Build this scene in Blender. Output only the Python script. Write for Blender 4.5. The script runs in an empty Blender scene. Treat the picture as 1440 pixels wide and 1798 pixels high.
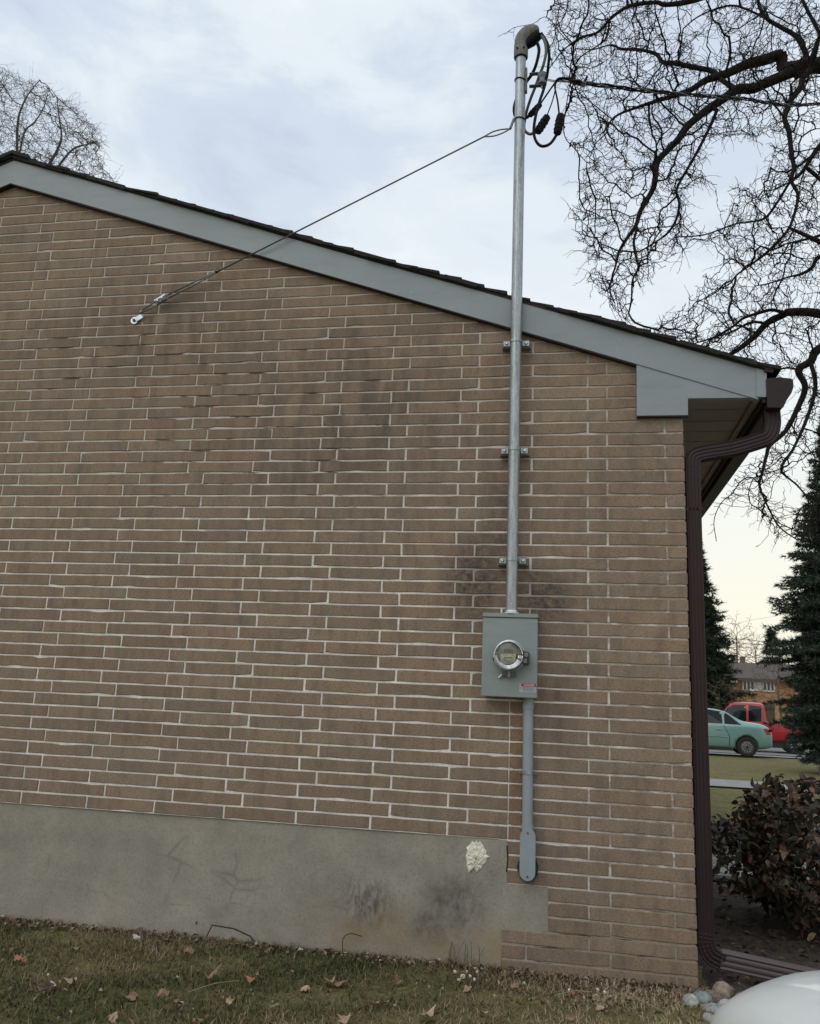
import bpy, math, random
import numpy as np
from mathutils import Vector, Matrix
R = math.radians
sc = bpy.context.scene
C = sc.collection

# ---------------------------------------------------------------- camera
FPX, RX, RY, RZ = 1486.2, .2108, -.0431, .1907
CAM = np.array([3.0017, -4.4754, 1.3427])
_c, _s = math.cos, math.sin
RM = (np.array([[_c(RZ), -_s(RZ), 0], [_s(RZ), _c(RZ), 0], [0, 0, 1]])
      @ np.array([[1, 0, 0], [0, _c(RX), -_s(RX)], [0, _s(RX), _c(RX)]])
      @ np.array([[_c(RY), 0, _s(RY)], [0, 1, 0], [-_s(RY), 0, _c(RY)]]))
cd = bpy.data.cameras.new('camera')
cd.sensor_fit = 'HORIZONTAL'; cd.sensor_width = 36; cd.lens = 36 * FPX / 1440
cd.clip_start = .05; cd.clip_end = 2000
cam = bpy.data.objects.new('camera', cd); C.objects.link(cam)
mw = Matrix.Identity(4)
for i in range(3):
    mw[i][0] = RM[i, 0]; mw[i][1] = RM[i, 2]; mw[i][2] = -RM[i, 1]; mw[i][3] = CAM[i]
cam.matrix_world = mw
sc.camera = cam

def ray(x, y):
    return RM @ np.array([(x - 720) / FPX, 1, -(y - 899) / FPX])
def aty(x, y, Y):                      # the point of the plane y = Y seen at photo pixel x, y
    d = ray(x, y); return CAM + d * (Y - CAM[1]) / d[1]
def atz(x, y, Z):
    d = ray(x, y); return CAM + d * (Z - CAM[2]) / d[2]

# ---------------------------------------------------------------- sky, sun, exposure
SUN_EL, SUN_AZ = R(48), R(205)         # azimuth clockwise from +y
w = bpy.data.worlds.new('World'); sc.world = w; w.use_nodes = True
nt = w.node_tree; nt.nodes.clear()
def nn(nt, t, **kw):
    n = nt.nodes.new(t)
    for k, v in kw.items(): setattr(n, k, v)
    return n
def math_(nt, op, a, b=None, c=None, clamp=False):
    n = nn(nt, 'ShaderNodeMath', operation=op, use_clamp=clamp)
    for i, v in enumerate((a, b, c)):
        if v is None: continue
        if isinstance(v, (int, float)): n.inputs[i].default_value = v
        else: nt.links.new(v, n.inputs[i])
    return n.outputs[0]
def mixc(nt, f, a, b, mode='MIX'):
    n = nn(nt, 'ShaderNodeMix', data_type='RGBA', blend_type=mode, clamp_factor=True)
    for s, v in ((n.inputs[0], f), (n.inputs[6], a), (n.inputs[7], b)):
        if isinstance(v, (int, float)): s.default_value = v
        elif isinstance(v, tuple): s.default_value = (*v[:3], 1)
        else: nt.links.new(v, s)
    return n.outputs[2]
def ramp(nt, f, stops, interp='LINEAR'):
    n = nn(nt, 'ShaderNodeValToRGB'); cr = n.color_ramp; cr.interpolation = interp
    while len(cr.elements) < len(stops): cr.elements.new(.5)
    for e, (p, c) in zip(cr.elements, stops):
        e.position = p; e.color = (*c, 1) if isinstance(c, tuple) else (c, c, c, 1)
    nt.links.new(f, n.inputs[0]); return n.outputs[0]
def noise(nt, vec, scale, detail=3, rough=.5, sc3=None, dist=0):
    if sc3:
        m = nn(nt, 'ShaderNodeMapping'); m.inputs['Scale'].default_value = sc3
        nt.links.new(vec, m.inputs[0]); vec = m.outputs[0]
    n = nn(nt, 'ShaderNodeTexNoise'); n.inputs['Scale'].default_value = scale
    n.inputs['Detail'].default_value = detail; n.inputs['Roughness'].default_value = rough
    n.inputs['Distortion'].default_value = dist
    nt.links.new(vec, n.inputs['Vector']); return n.outputs[0]
sky = nn(nt, 'ShaderNodeTexSky', sky_type='NISHITA', sun_disc=False, sun_elevation=SUN_EL, sun_rotation=SUN_AZ)
tc = nn(nt, 'ShaderNodeTexCoord'); V = tc.outputs['Generated']
sep = nn(nt, 'ShaderNodeSeparateXYZ'); nt.links.new(V, sep.inputs[0])
n1 = noise(nt, V, 2.3, 4, .5, (1, 1, 1.6), .3)
n2 = noise(nt, V, 6.5, 6, .62, (1, 1, 2.2), .4)
nm = math_(nt, 'ADD', math_(nt, 'MULTIPLY', n1, .68), math_(nt, 'MULTIPLY', n2, .32))
cloud = ramp(nt, nm, [(.36, (5.9, 6.7, 8.1)), (.45, (6.9, 7.8, 9.0)), (.54, (8.5, 9.3, 9.9)), (.63, (10.1, 10.5, 10.6))], 'EASE')
hz = ramp(nt, sep.outputs[2], [(0, (9.6, 8.9, 7.2)), (.09, (10.5, 10.1, 8.2)), (.2, (10.2, 10.2, 9.2)), (.36, (9.2, 9.7, 9.9)), (.55, (7.6, 8.4, 9.2))])
hf = ramp(nt, sep.outputs[2], [(.0, 1.0), (.2, .92), (.42, .45), (.62, .0)])
cl = mixc(nt, hf, cloud, hz)
col = mixc(nt, .93, sky.outputs[0], cl)
bg = nn(nt, 'ShaderNodeBackground'); bg.inputs[1].default_value = .1
nt.links.new(col, bg.inputs[0])
out = nn(nt, 'ShaderNodeOutputWorld'); nt.links.new(bg.outputs[0], out.inputs[0])
sd = bpy.data.lights.new('sun', 'SUN'); sd.energy = .9; sd.angle = R(50); sd.color = (1, .97, .93)
so = bpy.data.objects.new('sun', sd); C.objects.link(so)
sdir = Vector((math.sin(SUN_AZ) * math.cos(SUN_EL), math.cos(SUN_AZ) * math.cos(SUN_EL), math.sin(SUN_EL)))
so.rotation_euler = sdir.to_track_quat('Z', 'Y').to_euler(); so.location = (0, -10, 20)
sc.view_settings.view_transform = 'Standard'; sc.view_settings.look = 'None'
sc.view_settings.exposure = 0; sc.view_settings.gamma = 1; sc.view_settings.use_curve_mapping = False
sc.cycles.max_bounces = 6; sc.cycles.transparent_max_bounces = 6

# ---------------------------------------------------------------- helpers
WL = {}                                            # world location of every object
class MB:
    def __init__(s): s.v = []; s.f = []; s.mi = []
    def add(s, vs, fs, mi=0):
        o = len(s.v); s.v += [tuple(map(float, p)) for p in vs]
        s.f += [tuple(i + o for i in f) for f in fs]; s.mi += [mi] * len(fs); return s
    def box(s, x0, x1, y0, y1, z0, z1, mi=0):
        v = [(x, y, z) for x in (x0, x1) for y in (y0, y1) for z in (z0, z1)]
        return s.add(v, [(0, 1, 3, 2), (4, 6, 7, 5), (0, 4, 5, 1), (2, 3, 7, 6), (0, 2, 6, 4), (1, 5, 7, 3)], mi)
    def prism(s, poly, y0, y1, mi=0):              # poly in x,z
        n = len(poly)
        v = [(x, y0, z) for x, z in poly] + [(x, y1, z) for x, z in poly]
        a = sum(poly[i][0] * poly[(i + 1) % n][1] - poly[(i + 1) % n][0] * poly[i][1] for i in range(n))
        fs = [tuple(range(n)), tuple(range(2 * n - 1, n - 1, -1))] + [(i, i + n, (i + 1) % n + n, (i + 1) % n) for i in range(n)]
        if a < 0: fs = [f[::-1] for f in fs]
        return s.add(v, fs, mi)
    def tube(s, path, r, k=8, cap=True, prof=None, up=None, mi=0):
        P = [Vector(p) for p in path]; n = len(P)
        rr = r if hasattr(r, '__len__') else [r] * n
        T = []
        for i in range(n):
            t = (P[min(i + 1, n - 1)] - P[max(i - 1, 0)]).normalized(); T.append(t)
        u = Vector(up) if up else (Vector((0, 0, 1)) if abs(T[0].z) < .9 else Vector((0, 1, 0)))
        u = (u - T[0] * u.dot(T[0])).normalized()
        base = len(s.v)
        pr = prof or [(math.cos(2 * math.pi * j / k), math.sin(2 * math.pi * j / k)) for j in range(k)]
        k = len(pr)
        for i in range(n):
            if i:
                u = (u - T[i] * u.dot(T[i]))
                u = u.normalized()
            b = T[i].cross(u)
            sc_ = 1.0
            if 0 < i < n - 1:
                cs = (P[i] - P[i - 1]).normalized().dot(T[i]); sc_ = 1 / max(cs, .7)
            for a, c in pr:
                s.v.append(tuple(P[i] + (b * a + u * c) * rr[i] * (1 if not prof else sc_)))
        for i in range(n - 1):
            for j in range(k):
                a = base + i * k + j; b2 = base + i * k + (j + 1) % k
                s.f.append((a, b2, b2 + k, a + k)); s.mi.append(mi)
        if cap:
            s.f.append(tuple(base + j for j in range(k))[::-1]); s.mi.append(mi)
            s.f.append(tuple(base + (n - 1) * k + j for j in range(k))); s.mi.append(mi)
        return s
    def lathe(s, prof, c, axis='z', k=24, mi=0, cap=True):    # prof (r, h)
        base = len(s.v)
        for r_, h in prof:
            for j in range(k):
                a = 2 * math.pi * j / k; p = (r_ * math.cos(a), r_ * math.sin(a), h)
                if axis == 'y': p = (p[0], h, p[1])
                if axis == 'x': p = (h, p[0], p[1])
                s.v.append((p[0] + c[0], p[1] + c[1], p[2] + c[2]))
        for i in range(len(prof) - 1):
            for j in range(k):
                a = base + i * k + j; b = base + i * k + (j + 1) % k
                s.f.append((a, b, b + k, a + k)); s.mi.append(mi)
        if not cap: return s
        s.f.append(tuple(base + j for j in range(k))[::-1]); s.mi.append(mi)
        s.f.append(tuple(base + (len(prof) - 1) * k + j for j in range(k))); s.mi.append(mi)
        return s
    def build(s, name, mats, parent=None, loc=None, smooth=False, bevel=0, recalc=True):
        if loc is None:
            if parent is not None: loc = WL[parent]
            else:
                a = np.array(s.v); loc = Vector(((a[:, 0].min() + a[:, 0].max()) / 2, (a[:, 1].min() + a[:, 1].max()) / 2, a[:, 2].min()))
        loc = Vector(loc)
        me = bpy.data.meshes.new(name)
        me.from_pydata([tuple(Vector(p) - loc) for p in s.v], [], s.f)
        ms = mats if isinstance(mats, (list, tuple)) else [mats]
        for m in ms: me.materials.append(m)
        if len(ms) > 1: me.polygons.foreach_set('material_index', s.mi)
        if recalc:
            import bmesh
            bm = bmesh.new(); bm.from_mesh(me); bmesh.ops.recalc_face_normals(bm, faces=bm.faces)
            if bevel:
                es = [e for e in bm.edges if len(e.link_faces) == 2 and e.calc_face_angle(0) > .5]
                bmesh.ops.bevel(bm, geom=es, offset=bevel, segments=2, affect='EDGES', clamp_overlap=True)
            bm.to_mesh(me); bm.free()
        if smooth:
            me.shade_smooth()
            if smooth != 1:
                pass
        o = bpy.data.objects.new(name, me); C.objects.link(o)
        WL[o] = loc
        if parent is not None:
            o.parent = parent; o.location = loc - WL[parent]
        else: o.location = loc
        if smooth == 2:
            md = o.modifiers.new('e', 'EDGE_SPLIT'); md.split_angle = R(35)
        return o
def tag(o, label=None, cat=None, group=None, kind=None):
    if label: o['label'] = label
    if cat: o['category'] = cat
    if group: o['group'] = group
    if kind: o['kind'] = kind
    return o
def empty(name, loc, label=None, cat=None, group=None):
    o = bpy.data.objects.new(name, None); C.objects.link(o); o.location = loc; o.empty_display_size = .1
    WL[o] = Vector(loc); return tag(o, label, cat, group)
def inst(me, name, loc, parent=None, rot=None, scale=None):
    o = bpy.data.objects.new(name, me); C.objects.link(o)
    WL[o] = Vector(loc)
    if parent is not None: o.parent = parent; o.location = Vector(loc) - WL[parent]
    else: o.location = loc
    if rot: o.rotation_euler = rot
    if scale is not None: o.scale = scale if hasattr(scale, '__len__') else (scale,) * 3
    return o
def np_obj(name, V_, F_, mat_, parent=None, loc=(0, 0, 0), attr=None, smooth=False):
    """V_ (n,3) array, F_ (m,k) array with equal face size; attr = per-vertex float"""
    me = bpy.data.meshes.new(name); V_ = np.asarray(V_, dtype=np.float32) - np.array(loc, dtype=np.float32)
    F_ = np.asarray(F_, dtype=np.int32); m, k = F_.shape
    me.vertices.add(len(V_)); me.vertices.foreach_set('co', V_.ravel())
    me.loops.add(m * k); me.loops.foreach_set('vertex_index', F_.ravel())
    me.polygons.add(m); me.polygons.foreach_set('loop_start', np.arange(m, dtype=np.int32) * k)
    me.polygons.foreach_set('loop_total', np.full(m, k, dtype=np.int32))
    if attr is not None:
        a = me.attributes.new('tone', 'FLOAT', 'POINT'); a.data.foreach_set('value', np.asarray(attr, dtype=np.float32))
    me.update(calc_edges=True); me.validate()
    if smooth: me.shade_smooth()
    me.materials.append(mat_)
    o = bpy.data.objects.new(name, me); C.objects.link(o); WL[o] = Vector(loc)
    if parent is not None: o.parent = parent; o.location = Vector(loc) - WL[parent]
    else: o.location = loc
    return o
def curve_pts(pts, n=8):                            # Catmull-Rom
    P = [Vector(p) for p in pts]; P = [P[0] * 2 - P[1]] + P + [P[-1] * 2 - P[-2]]
    out_ = []
    for i in range(1, len(P) - 2):
        for j in range(n):
            t = j / n; a, b, c, d = P[i - 1], P[i], P[i + 1], P[i + 2]
            out_.append(.5 * ((2 * b) + (c - a) * t + (2 * a - 5 * b + 4 * c - d) * t * t + (3 * b - a - 3 * c + d) * t ** 3))
    out_.append(P[-2]); return out_

# ---------------------------------------------------------------- materials
def new_mat(name, rough=.7, metal=0, spec=None):
    m = bpy.data.materials.new(name); m.use_nodes = True
    nt = m.node_tree; b = nt.nodes['Principled BSDF']
    b.inputs['Roughness'].default_value = rough; b.inputs['Metallic'].default_value = metal
    if spec is not None: b.inputs['Specular IOR Level'].default_value = spec
    return m, nt, b
def pos(nt): return nn(nt, 'ShaderNodeNewGeometry').outputs['Position']
def objc(nt): return nn(nt, 'ShaderNodeTexCoord').outputs['Object']
def bump(nt, b, h, strength=.3, dist=.01):
    n = nn(nt, 'ShaderNodeBump'); n.inputs['Strength'].default_value = strength; n.inputs['Distance'].default_value = dist
    nt.links.new(h, n.inputs['Height']); nt.links.new(n.outputs[0], b.inputs['Normal'])
def simple(name, c, rough=.6, metal=0, var=.15, scale=8, bscale=None, bstr=.2, spec=None, c2=None, coord='pos', sc3=None, rvar=0):
    m, nt, b = new_mat(name, rough, metal, spec)
    P = pos(nt) if coord == 'pos' else objc(nt)
    n = noise(nt, P, scale, 5, .6, sc3)
    f = ramp(nt, n, [(.3, 0.0), (.7, 1.0)])
    a = tuple(x * (1 - var) for x in c); d = c2 or tuple(min(1, x * (1 + var)) for x in c)
    nt.links.new(mixc(nt, f, a, d), b.inputs['Base Color'])
    if rvar:
        nt.links.new(math_(nt, 'ADD', math_(nt, 'MULTIPLY', f, rvar), rough - rvar / 2, clamp=True), b.inputs['Roughness'])
    if bscale: bump(nt, b, noise(nt, P, bscale, 4, .6, sc3), bstr, .004)
    return m
def blob(nt, P, cx, cz, rx, rz, soft=.5):
    m = nn(nt, 'ShaderNodeMapping'); m.vector_type = 'POINT'
    m.inputs['Location'].default_value = (-cx / rx, 0, -cz / rz); m.inputs['Scale'].default_value = (1 / rx, 0, 1 / rz)
    nt.links.new(P, m.inputs[0])
    l = nn(nt, 'ShaderNodeVectorMath', operation='LENGTH'); nt.links.new(m.outputs[0], l.inputs[0])
    r_ = nn(nt, 'ShaderNodeMapRange'); r_.interpolation_type = 'SMOOTHSTEP'
    nt.links.new(l.outputs['Value'], r_.inputs[0])
    r_.inputs[1].default_value = 1 + soft * .4; r_.inputs[2].default_value = max(0, 1 - soft)
    return r_.outputs[0]
def maxn(nt, *a):
    r_ = a[0]
    for x in a[1:]: r_ = math_(nt, 'MAXIMUM', r_, x)
    return r_

def brick_mat(name, tint=None):
    m, nt, b = new_mat(name, .92, 0, .25)
    P = pos(nt)
    gi = nn(nt, 'ShaderNodeNewGeometry').outputs['Random Per Island']
    oi = nn(nt, 'ShaderNodeObjectInfo').outputs['Random']
    rnd = math_(nt, 'FRACT', math_(nt, 'ADD', math_(nt, 'MULTIPLY', gi, 7.3), math_(nt, 'MULTIPLY', oi, 11.7)))
    base = ramp(nt, rnd, [(0, (.216, .156, .110)), (.22, (.268, .194, .136)), (.42, (.228, .172, .128)), (.62, (.276, .192, .130)), (.82, (.285, .216, .158)), (1, (.212, .158, .118))])
    if tint: base = mixc(nt, .75, base, tint)
    big = noise(nt, P, 1.1, 4, .6)
    base = mixc(nt, ramp(nt, big, [(.38, .0), (.62, .8)]), base, mixc(nt, .55, base, (.196, .150, .116)), 'MIX')
    fine = noise(nt, P, 150, 4, .75, (.6, 1, 1.0))
    base = mixc(nt, ramp(nt, fine, [(.32, .75), (.50, .0)]), base, (.070, .050, .036))
    base = mixc(nt, ramp(nt, noise(nt, P, 120, 3, .7, (.7, 1, 1)), [(.58, .0), (.72, .65)]), base, (.38, .31, .235))
    streak = noise(nt, P, 14, 5, .65, (1, 1, .35))
    base = mixc(nt, ramp(nt, streak, [(.46, .0), (.70, .55)]), base, (.10, .082, .066))
    # soot and water stains that belong to the wall
    soot = maxn(nt, blob(nt, P, 2.50, 1.94, .19, .27, .8), blob(nt, P, 2.87, 1.87, .20, .18, .8), math_(nt, 'MULTIPLY', blob(nt, P, 2.62, 2.25, .12, .4, .9), .6))
    sn = ramp(nt, noise(nt, P, 28, 5, .7), [(.36, .25), (.62, 1.0)])
    base = mixc(nt, math_(nt, 'MULTIPLY', math_(nt, 'MULTIPLY', soot, sn), .86), base, (.030, .028, .027))
    st = maxn(nt, blob(nt, P, 1.6, 2.62, .5, .35, .9), blob(nt, P, .5, 3.45, .9, .4, .9), blob(nt, P, 2.95, 1.3, .12, .3, .9), blob(nt, P, 1.7, 2.95, .9, .6, .9))
    base = mixc(nt, math_(nt, 'MULTIPLY', st, ramp(nt, noise(nt, P, 9, 4, .6, (1, 1, .25)), [(.38, .0), (.60, .62)])), base, (.080, .064, .054))
    nt.links.new(base, b.inputs['Base Color'])
    h = math_(nt, 'ADD', noise(nt, P, 260, 4, .75, (.35, 1, 1)), math_(nt, 'MULTIPLY', noise(nt, P, 30, 3, .5), .8))
    bump(nt, b, h, .55, .004)
    return m
BRICK = brick_mat('brick_brown'); BRICK_O = brick_mat('brick_orange', (.26, .15, .085))

def mortar_mat():
    m, nt, b = new_mat('mortar', .95, 0, .2)
    P = pos(nt); sp = nn(nt, 'ShaderNodeSeparateXYZ'); nt.links.new(P, sp.inputs[0])
    n1 = noise(nt, P, 9, 5, .7)
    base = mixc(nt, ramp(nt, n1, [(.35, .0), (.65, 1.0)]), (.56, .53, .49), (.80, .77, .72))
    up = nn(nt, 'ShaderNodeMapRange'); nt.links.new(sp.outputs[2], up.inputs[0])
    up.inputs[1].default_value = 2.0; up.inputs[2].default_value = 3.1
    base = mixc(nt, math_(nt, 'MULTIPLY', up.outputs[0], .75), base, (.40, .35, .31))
    ur = nn(nt, 'ShaderNodeMapRange'); nt.links.new(math_(nt, 'ADD', sp.outputs[0], math_(nt, 'MULTIPLY', noise(nt, P, 3, 3, .5), .9)), ur.inputs[0])
    ur.inputs[1].default_value = 3.3; ur.inputs[2].default_value = 3.75
    dirty = math_(nt, 'MULTIPLY', ur.outputs[0], ramp(nt, noise(nt, P, 6, 4, .7, (1, 1, 3)), [(.40, .25), (.52, 1.0)]))
    base = mixc(nt, math_(nt, 'MULTIPLY', dirty, .85), base, (.24, .19, .145))
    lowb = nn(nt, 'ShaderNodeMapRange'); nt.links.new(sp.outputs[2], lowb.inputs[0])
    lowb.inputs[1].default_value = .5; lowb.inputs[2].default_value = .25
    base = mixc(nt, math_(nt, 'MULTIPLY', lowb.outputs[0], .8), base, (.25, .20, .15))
    gap = ramp(nt, noise(nt, P, 4.0, 4, .62, (1, 1, 9.7)), [(.545, .0), (.59, .9)])
    fr_ = math_(nt, 'FRACT', math_(nt, 'DIVIDE', math_(nt, 'SUBTRACT', sp.outputs[2], .65), .0678))
    bed_ = math_(nt, 'GREATER_THAN', math_(nt, 'ABSOLUTE', math_(nt, 'SUBTRACT', fr_, .5)), .40)
    gap = math_(nt, 'MULTIPLY', gap, bed_)
    zone = maxn(nt, blob(nt, P, 1.3, 2.85, 1.3, .75, .6), blob(nt, P, .2, 3.3, .9, .4, .6), math_(nt, 'MULTIPLY', lowb.outputs[0], .9), .12)
    base = mixc(nt, math_(nt, 'MULTIPLY', gap, zone), base, (.035, .028, .024))
    soot = maxn(nt, blob(nt, P, 2.50, 1.94, .19, .27, .8), blob(nt, P, 2.87, 1.87, .20, .18, .8))
    base = mixc(nt, math_(nt, 'MULTIPLY', soot, .6), base, (.07, .06, .055))
    base = mixc(nt, ramp(nt, noise(nt, P, 160, 3, .7), [(.3, .5), (.48, .0)]), base, (.22, .19, .16))
    nt.links.new(base, b.inputs['Base Color'])
    bump(nt, b, noise(nt, P, 90, 5, .75), .7, .004)
    return m
MORTAR = mortar_mat()

def parge_mat():
    m, nt, b = new_mat('parging', .93, 0, .2)
    P = pos(nt)
    base = mixc(nt, ramp(nt, noise(nt, P, 3.2, 6, .65), [(.32, .0), (.68, 1.0)]), (.220, .204, .168), (.322, .296, .248))
    base = mixc(nt, ramp(nt, noise(nt, P, 70, 4, .7), [(.3, .5), (.5, .0)]), base, (.13, .125, .11))
    base = mixc(nt, ramp(nt, noise(nt, P, 120, 2, .6), [(.62, .0), (.76, .6)]), base, (.36, .34, .30))
    # warm damp stain low down
    w1 = maxn(nt, blob(nt, P, 2.05, .17, .38, .14, .9), blob(nt, P, 2.55, .14, .35, .12, .9))
    base = mixc(nt, math_(nt, 'MULTIPLY', w1, ramp(nt, noise(nt, P, 7, 4, .6), [(.35, .1), (.6, .75)])), base, (.25, .18, .10))
    sn = ramp(nt, noise(nt, P, 40, 5, .7, (1, 1, .35)), [(.38, .0), (.58, 1.0)])
    sm = ramp(nt, noise(nt, P, 18, 6, .78, (1, 1, .6)), [(.36, .1), (.6, 1.0)])
    soot = maxn(nt, math_(nt, 'MULTIPLY', blob(nt, P, 2.45, .34, .19, .17, .9), sm), math_(nt, 'MULTIPLY', blob(nt, P, 2.0, .30, .16, .13, .8), sn),
                math_(nt, 'MULTIPLY', blob(nt, P, 2.33, .22, .12, .09, .9), sm), math_(nt, 'MULTIPLY', blob(nt, P, 2.63, .47, .07, .14, .9), .35))
    base = mixc(nt, math_(nt, 'MULTIPLY', soot, .72), base, (.050, .050, .050))
    # ghost outlines of the blocks below the coat
    mp = nn(nt, 'ShaderNodeMapping'); mp.inputs['Scale'].default_value = (3.4, 0, 5.6); mp.inputs['Location'].default_value = (.2, 0, .15)
    dn = nn(nt, 'ShaderNodeVectorMath', operation='ADD'); nz = nn(nt, 'ShaderNodeTexNoise'); nz.inputs['Scale'].default_value = 5
    nt.links.new(P, nz.inputs['Vector'])
    sc_ = nn(nt, 'ShaderNodeVectorMath', operation='SCALE'); sc_.inputs['Scale'].default_value = .12; nt.links.new(nz.outputs['Color'], sc_.inputs[0])
    nt.links.new(P, dn.inputs[0]); nt.links.new(sc_.outputs[0], dn.inputs[1]); nt.links.new(dn.outputs[0], mp.inputs[0])
    vo = nn(nt, 'ShaderNodeTexVoronoi', feature='DISTANCE_TO_EDGE'); vo.inputs['Scale'].default_value = 1; vo.inputs['Randomness'].default_value = .55
    nt.links.new(mp.outputs[0], vo.inputs['Vector'])
    ln = ramp(nt, vo.outputs['Distance'], [(.0, .9), (.018, .45), (.05, .0)])
    msk = ramp(nt, noise(nt, P, 3.5, 3, .5), [(.47, .0), (.56, .8)])
    zone = blob(nt, P, 1.0, .38, 1.1, .2, .5)
    base = mixc(nt, math_(nt, 'MULTIPLY', math_(nt, 'MULTIPLY', ln, msk), math_(nt, 'MULTIPLY', zone, .58)), base, (.085, .082, .072))
    nt.links.new(base, b.inputs['Base Color'])
    h = math_(nt, 'ADD', noise(nt, P, 45, 5, .7), math_(nt, 'MULTIPLY', noise(nt, P, 5, 3, .5), 1.5))
    bump(nt, b, h, .45, .006)
    return m
PARGE = parge_mat()
def alum(name, c, rough=.42, dirt=.25, spec=.4):
    m, nt, b = new_mat(name, rough, 0, spec)
    P = pos(nt)
    base = mixc(nt, ramp(nt, noise(nt, P, 2.2, 4, .6), [(.3, .0), (.7, 1.0)]), tuple(x * .93 for x in c), tuple(x * 1.06 for x in c))
    base = mixc(nt, ramp(nt, noise(nt, P, 25, 5, .7, (.4, 1, 1.6)), [(.56, .0), (.78, dirt)]), base, tuple(x * .55 for x in c))
    base = mixc(nt, ramp(nt, noise(nt, P, 60, 3, .7, (1, 1, .5)), [(.68, .0), (.74, .6)]), base, tuple(min(1, x * 1.5) for x in c))
    base = mixc(nt, ramp(nt, noise(nt, P, 9, 4, .6, (.5, 1, 2.2)), [(.48, .0), (.75, .35)]), base, tuple(x * .72 for x in c))
    nt.links.new(base, b.inputs['Base Color'])
    bump(nt, b, noise(nt, P, 2.5, 2, .4, (1, 1, 2)), .25, .02)
    return m
FASCIA = alum('fascia_aluminium', (.222, .254, .270))
BOXGREY = alum('box_enamel', (.215, .248, .252), .42, .35)
DARKBR = alum('dark_brown_aluminium', (.026, .016, .017), .42, .3, .22)
SOFFIT = simple('soffit_aluminium', (.26, .225, .17), .5, 0, .12, 4)
PVC = simple('grey_pvc', (.235, .275, .30), .5, 0, .08, 12, 60, .05)
SHING = simple('shingle', (.016, .014, .013), .95, 0, .5, 60, 300, .6)
BLACKR = simple('black_rubber', (.006, .006, .0065), .7, 0, .3, 20, spec=.12)
GREYCAB = simple('grey_cable', (.10, .105, .10), .7, 0, .2, 20, spec=.2)
def galv(name, c, rough=.42, metal=.75):
    m, nt, b = new_mat(name, rough, metal)
    P = pos(nt)
    n = noise(nt, P, 60, 5, .75, (1, 1, .12)); n2_ = noise(nt, P, 180, 4, .7, (1, 1, .25))
    base = mixc(nt, ramp(nt, n, [(.35, .0), (.62, 1.0)]), tuple(x * .55 for x in c), c)
    base = mixc(nt, ramp(nt, n2_, [(.5, .0), (.7, .6)]), base, tuple(min(1, x * 1.45) for x in c))
    nt.links.new(base, b.inputs['Base Color'])
    nt.links.new(math_(nt, 'ADD', math_(nt, 'MULTIPLY', n2_, .4), rough - .2), b.inputs['Roughness'])
    bump(nt, b, n2_, .25, .002)
    return m
GALV = galv('galvanised_steel', (.36, .39, .40)); GALV_D = galv('dull_cast_metal', (.18, .182, .172), .75, .2)
STEEL = galv('bright_steel', (.62, .65, .66), .3, .85)
GLASS = None
def car_paint(name, c):
    m, nt, b = new_mat(name, .32, .0)
    b.inputs['Coat Weight'].default_value = .5; b.inputs['Coat Roughness'].default_value = .06
    P = objc(nt)
    nt.links.new(mixc(nt, ramp(nt, noise(nt, P, 6, 4, .6), [(.4, .0), (.8, .35)]), c, tuple(x * .8 for x in c)), b.inputs['Base Color'])
    return m
def tone_mat(name, stops, rough=.8, transl=0, bscale=None):
    m, nt, b = new_mat(name, rough, 0, .3)
    a = nn(nt, 'ShaderNodeAttribute', attribute_name='tone')
    c = ramp(nt, a.outputs['Fac'], stops); nt.links.new(c, b.inputs['Base Color'])
    return m
def bark_mat(name, c):
    m, nt, b = new_mat(name, .95, 0, .15)
    P = pos(nt); n = noise(nt, P, 22, 5, .7, (1, 1, .5))
    nt.links.new(mixc(nt, ramp(nt, n, [(.35, .0), (.65, 1.0)]), tuple(x * .6 for x in c), tuple(x * 1.5 for x in c)), b.inputs['Base Color'])
    bump(nt, b, n, .6, .02); return m

# ---------------------------------------------------------------- ground
def gz(x, y):
    if y < .15: z = .055
    elif y < 1.2: z = .055 - .055 * (y - .15) / 1.05
    elif y < 25: z = -.18 * (y - 1.2) / 23.8
    elif y < 31: z = -.18 - .22 * (y - 25) / 6
    else: z = -.40
    if y < .3 and x > 3.75: z -= .175 * min(1, (x - 3.75) / .5) * min(1, max(0, (.1 - y) / .5))   # the drive beside the house lies lower
    return z
def ground_mat():
    m, nt, b = new_mat('lawn_soil', .97, 0, .15)
    P = pos(nt)
    base = mixc(nt, ramp(nt, noise(nt, P, 2.4, 6, .65), [(.36, .0), (.62, 1.0)]), (.125, .118, .042), (.215, .185, .080))
    base = mixc(nt, ramp(nt, noise(nt, P, 7, 8, .8, (1, .35, 1)), [(.38, .0), (.60, .75)]), base, (.085, .090, .036))
    base = mixc(nt, ramp(nt, noise(nt, P, 22, 5, .7, (1, .5, 1)), [(.40, .0), (.65, .8)]), base, (.23, .20, .095))
    base = mixc(nt, ramp(nt, noise(nt, P, 90, 4, .7), [(.32, .6), (.50, .0)]), base, (.060, .054, .026))
    nt.links.new(base, b.inputs['Base Color']); bump(nt, b, noise(nt, P, 60, 5, .75), .8, .02)
    return m
xs = sorted(set(list(np.linspace(-200, -10, 14)) + list(np.linspace(-8, 12, 61)) + list(np.linspace(15, 200, 16))))
ys = sorted(set(list(np.linspace(-60, -8, 8)) + list(np.linspace(-6, 2, 41)) + [1.2, .15] + list(np.linspace(3, 34, 32)) + list(np.linspace(40, 400, 14))))
rg = np.random.default_rng(3)
gv = []; 
for y in ys:
    for x in xs:
        j = .006 * rg.normal() if (-6 < y < 2 and -8 < x < 12) else 0
        gv.append((x, y, gz(x, y) + j))
nx = len(xs)
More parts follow.
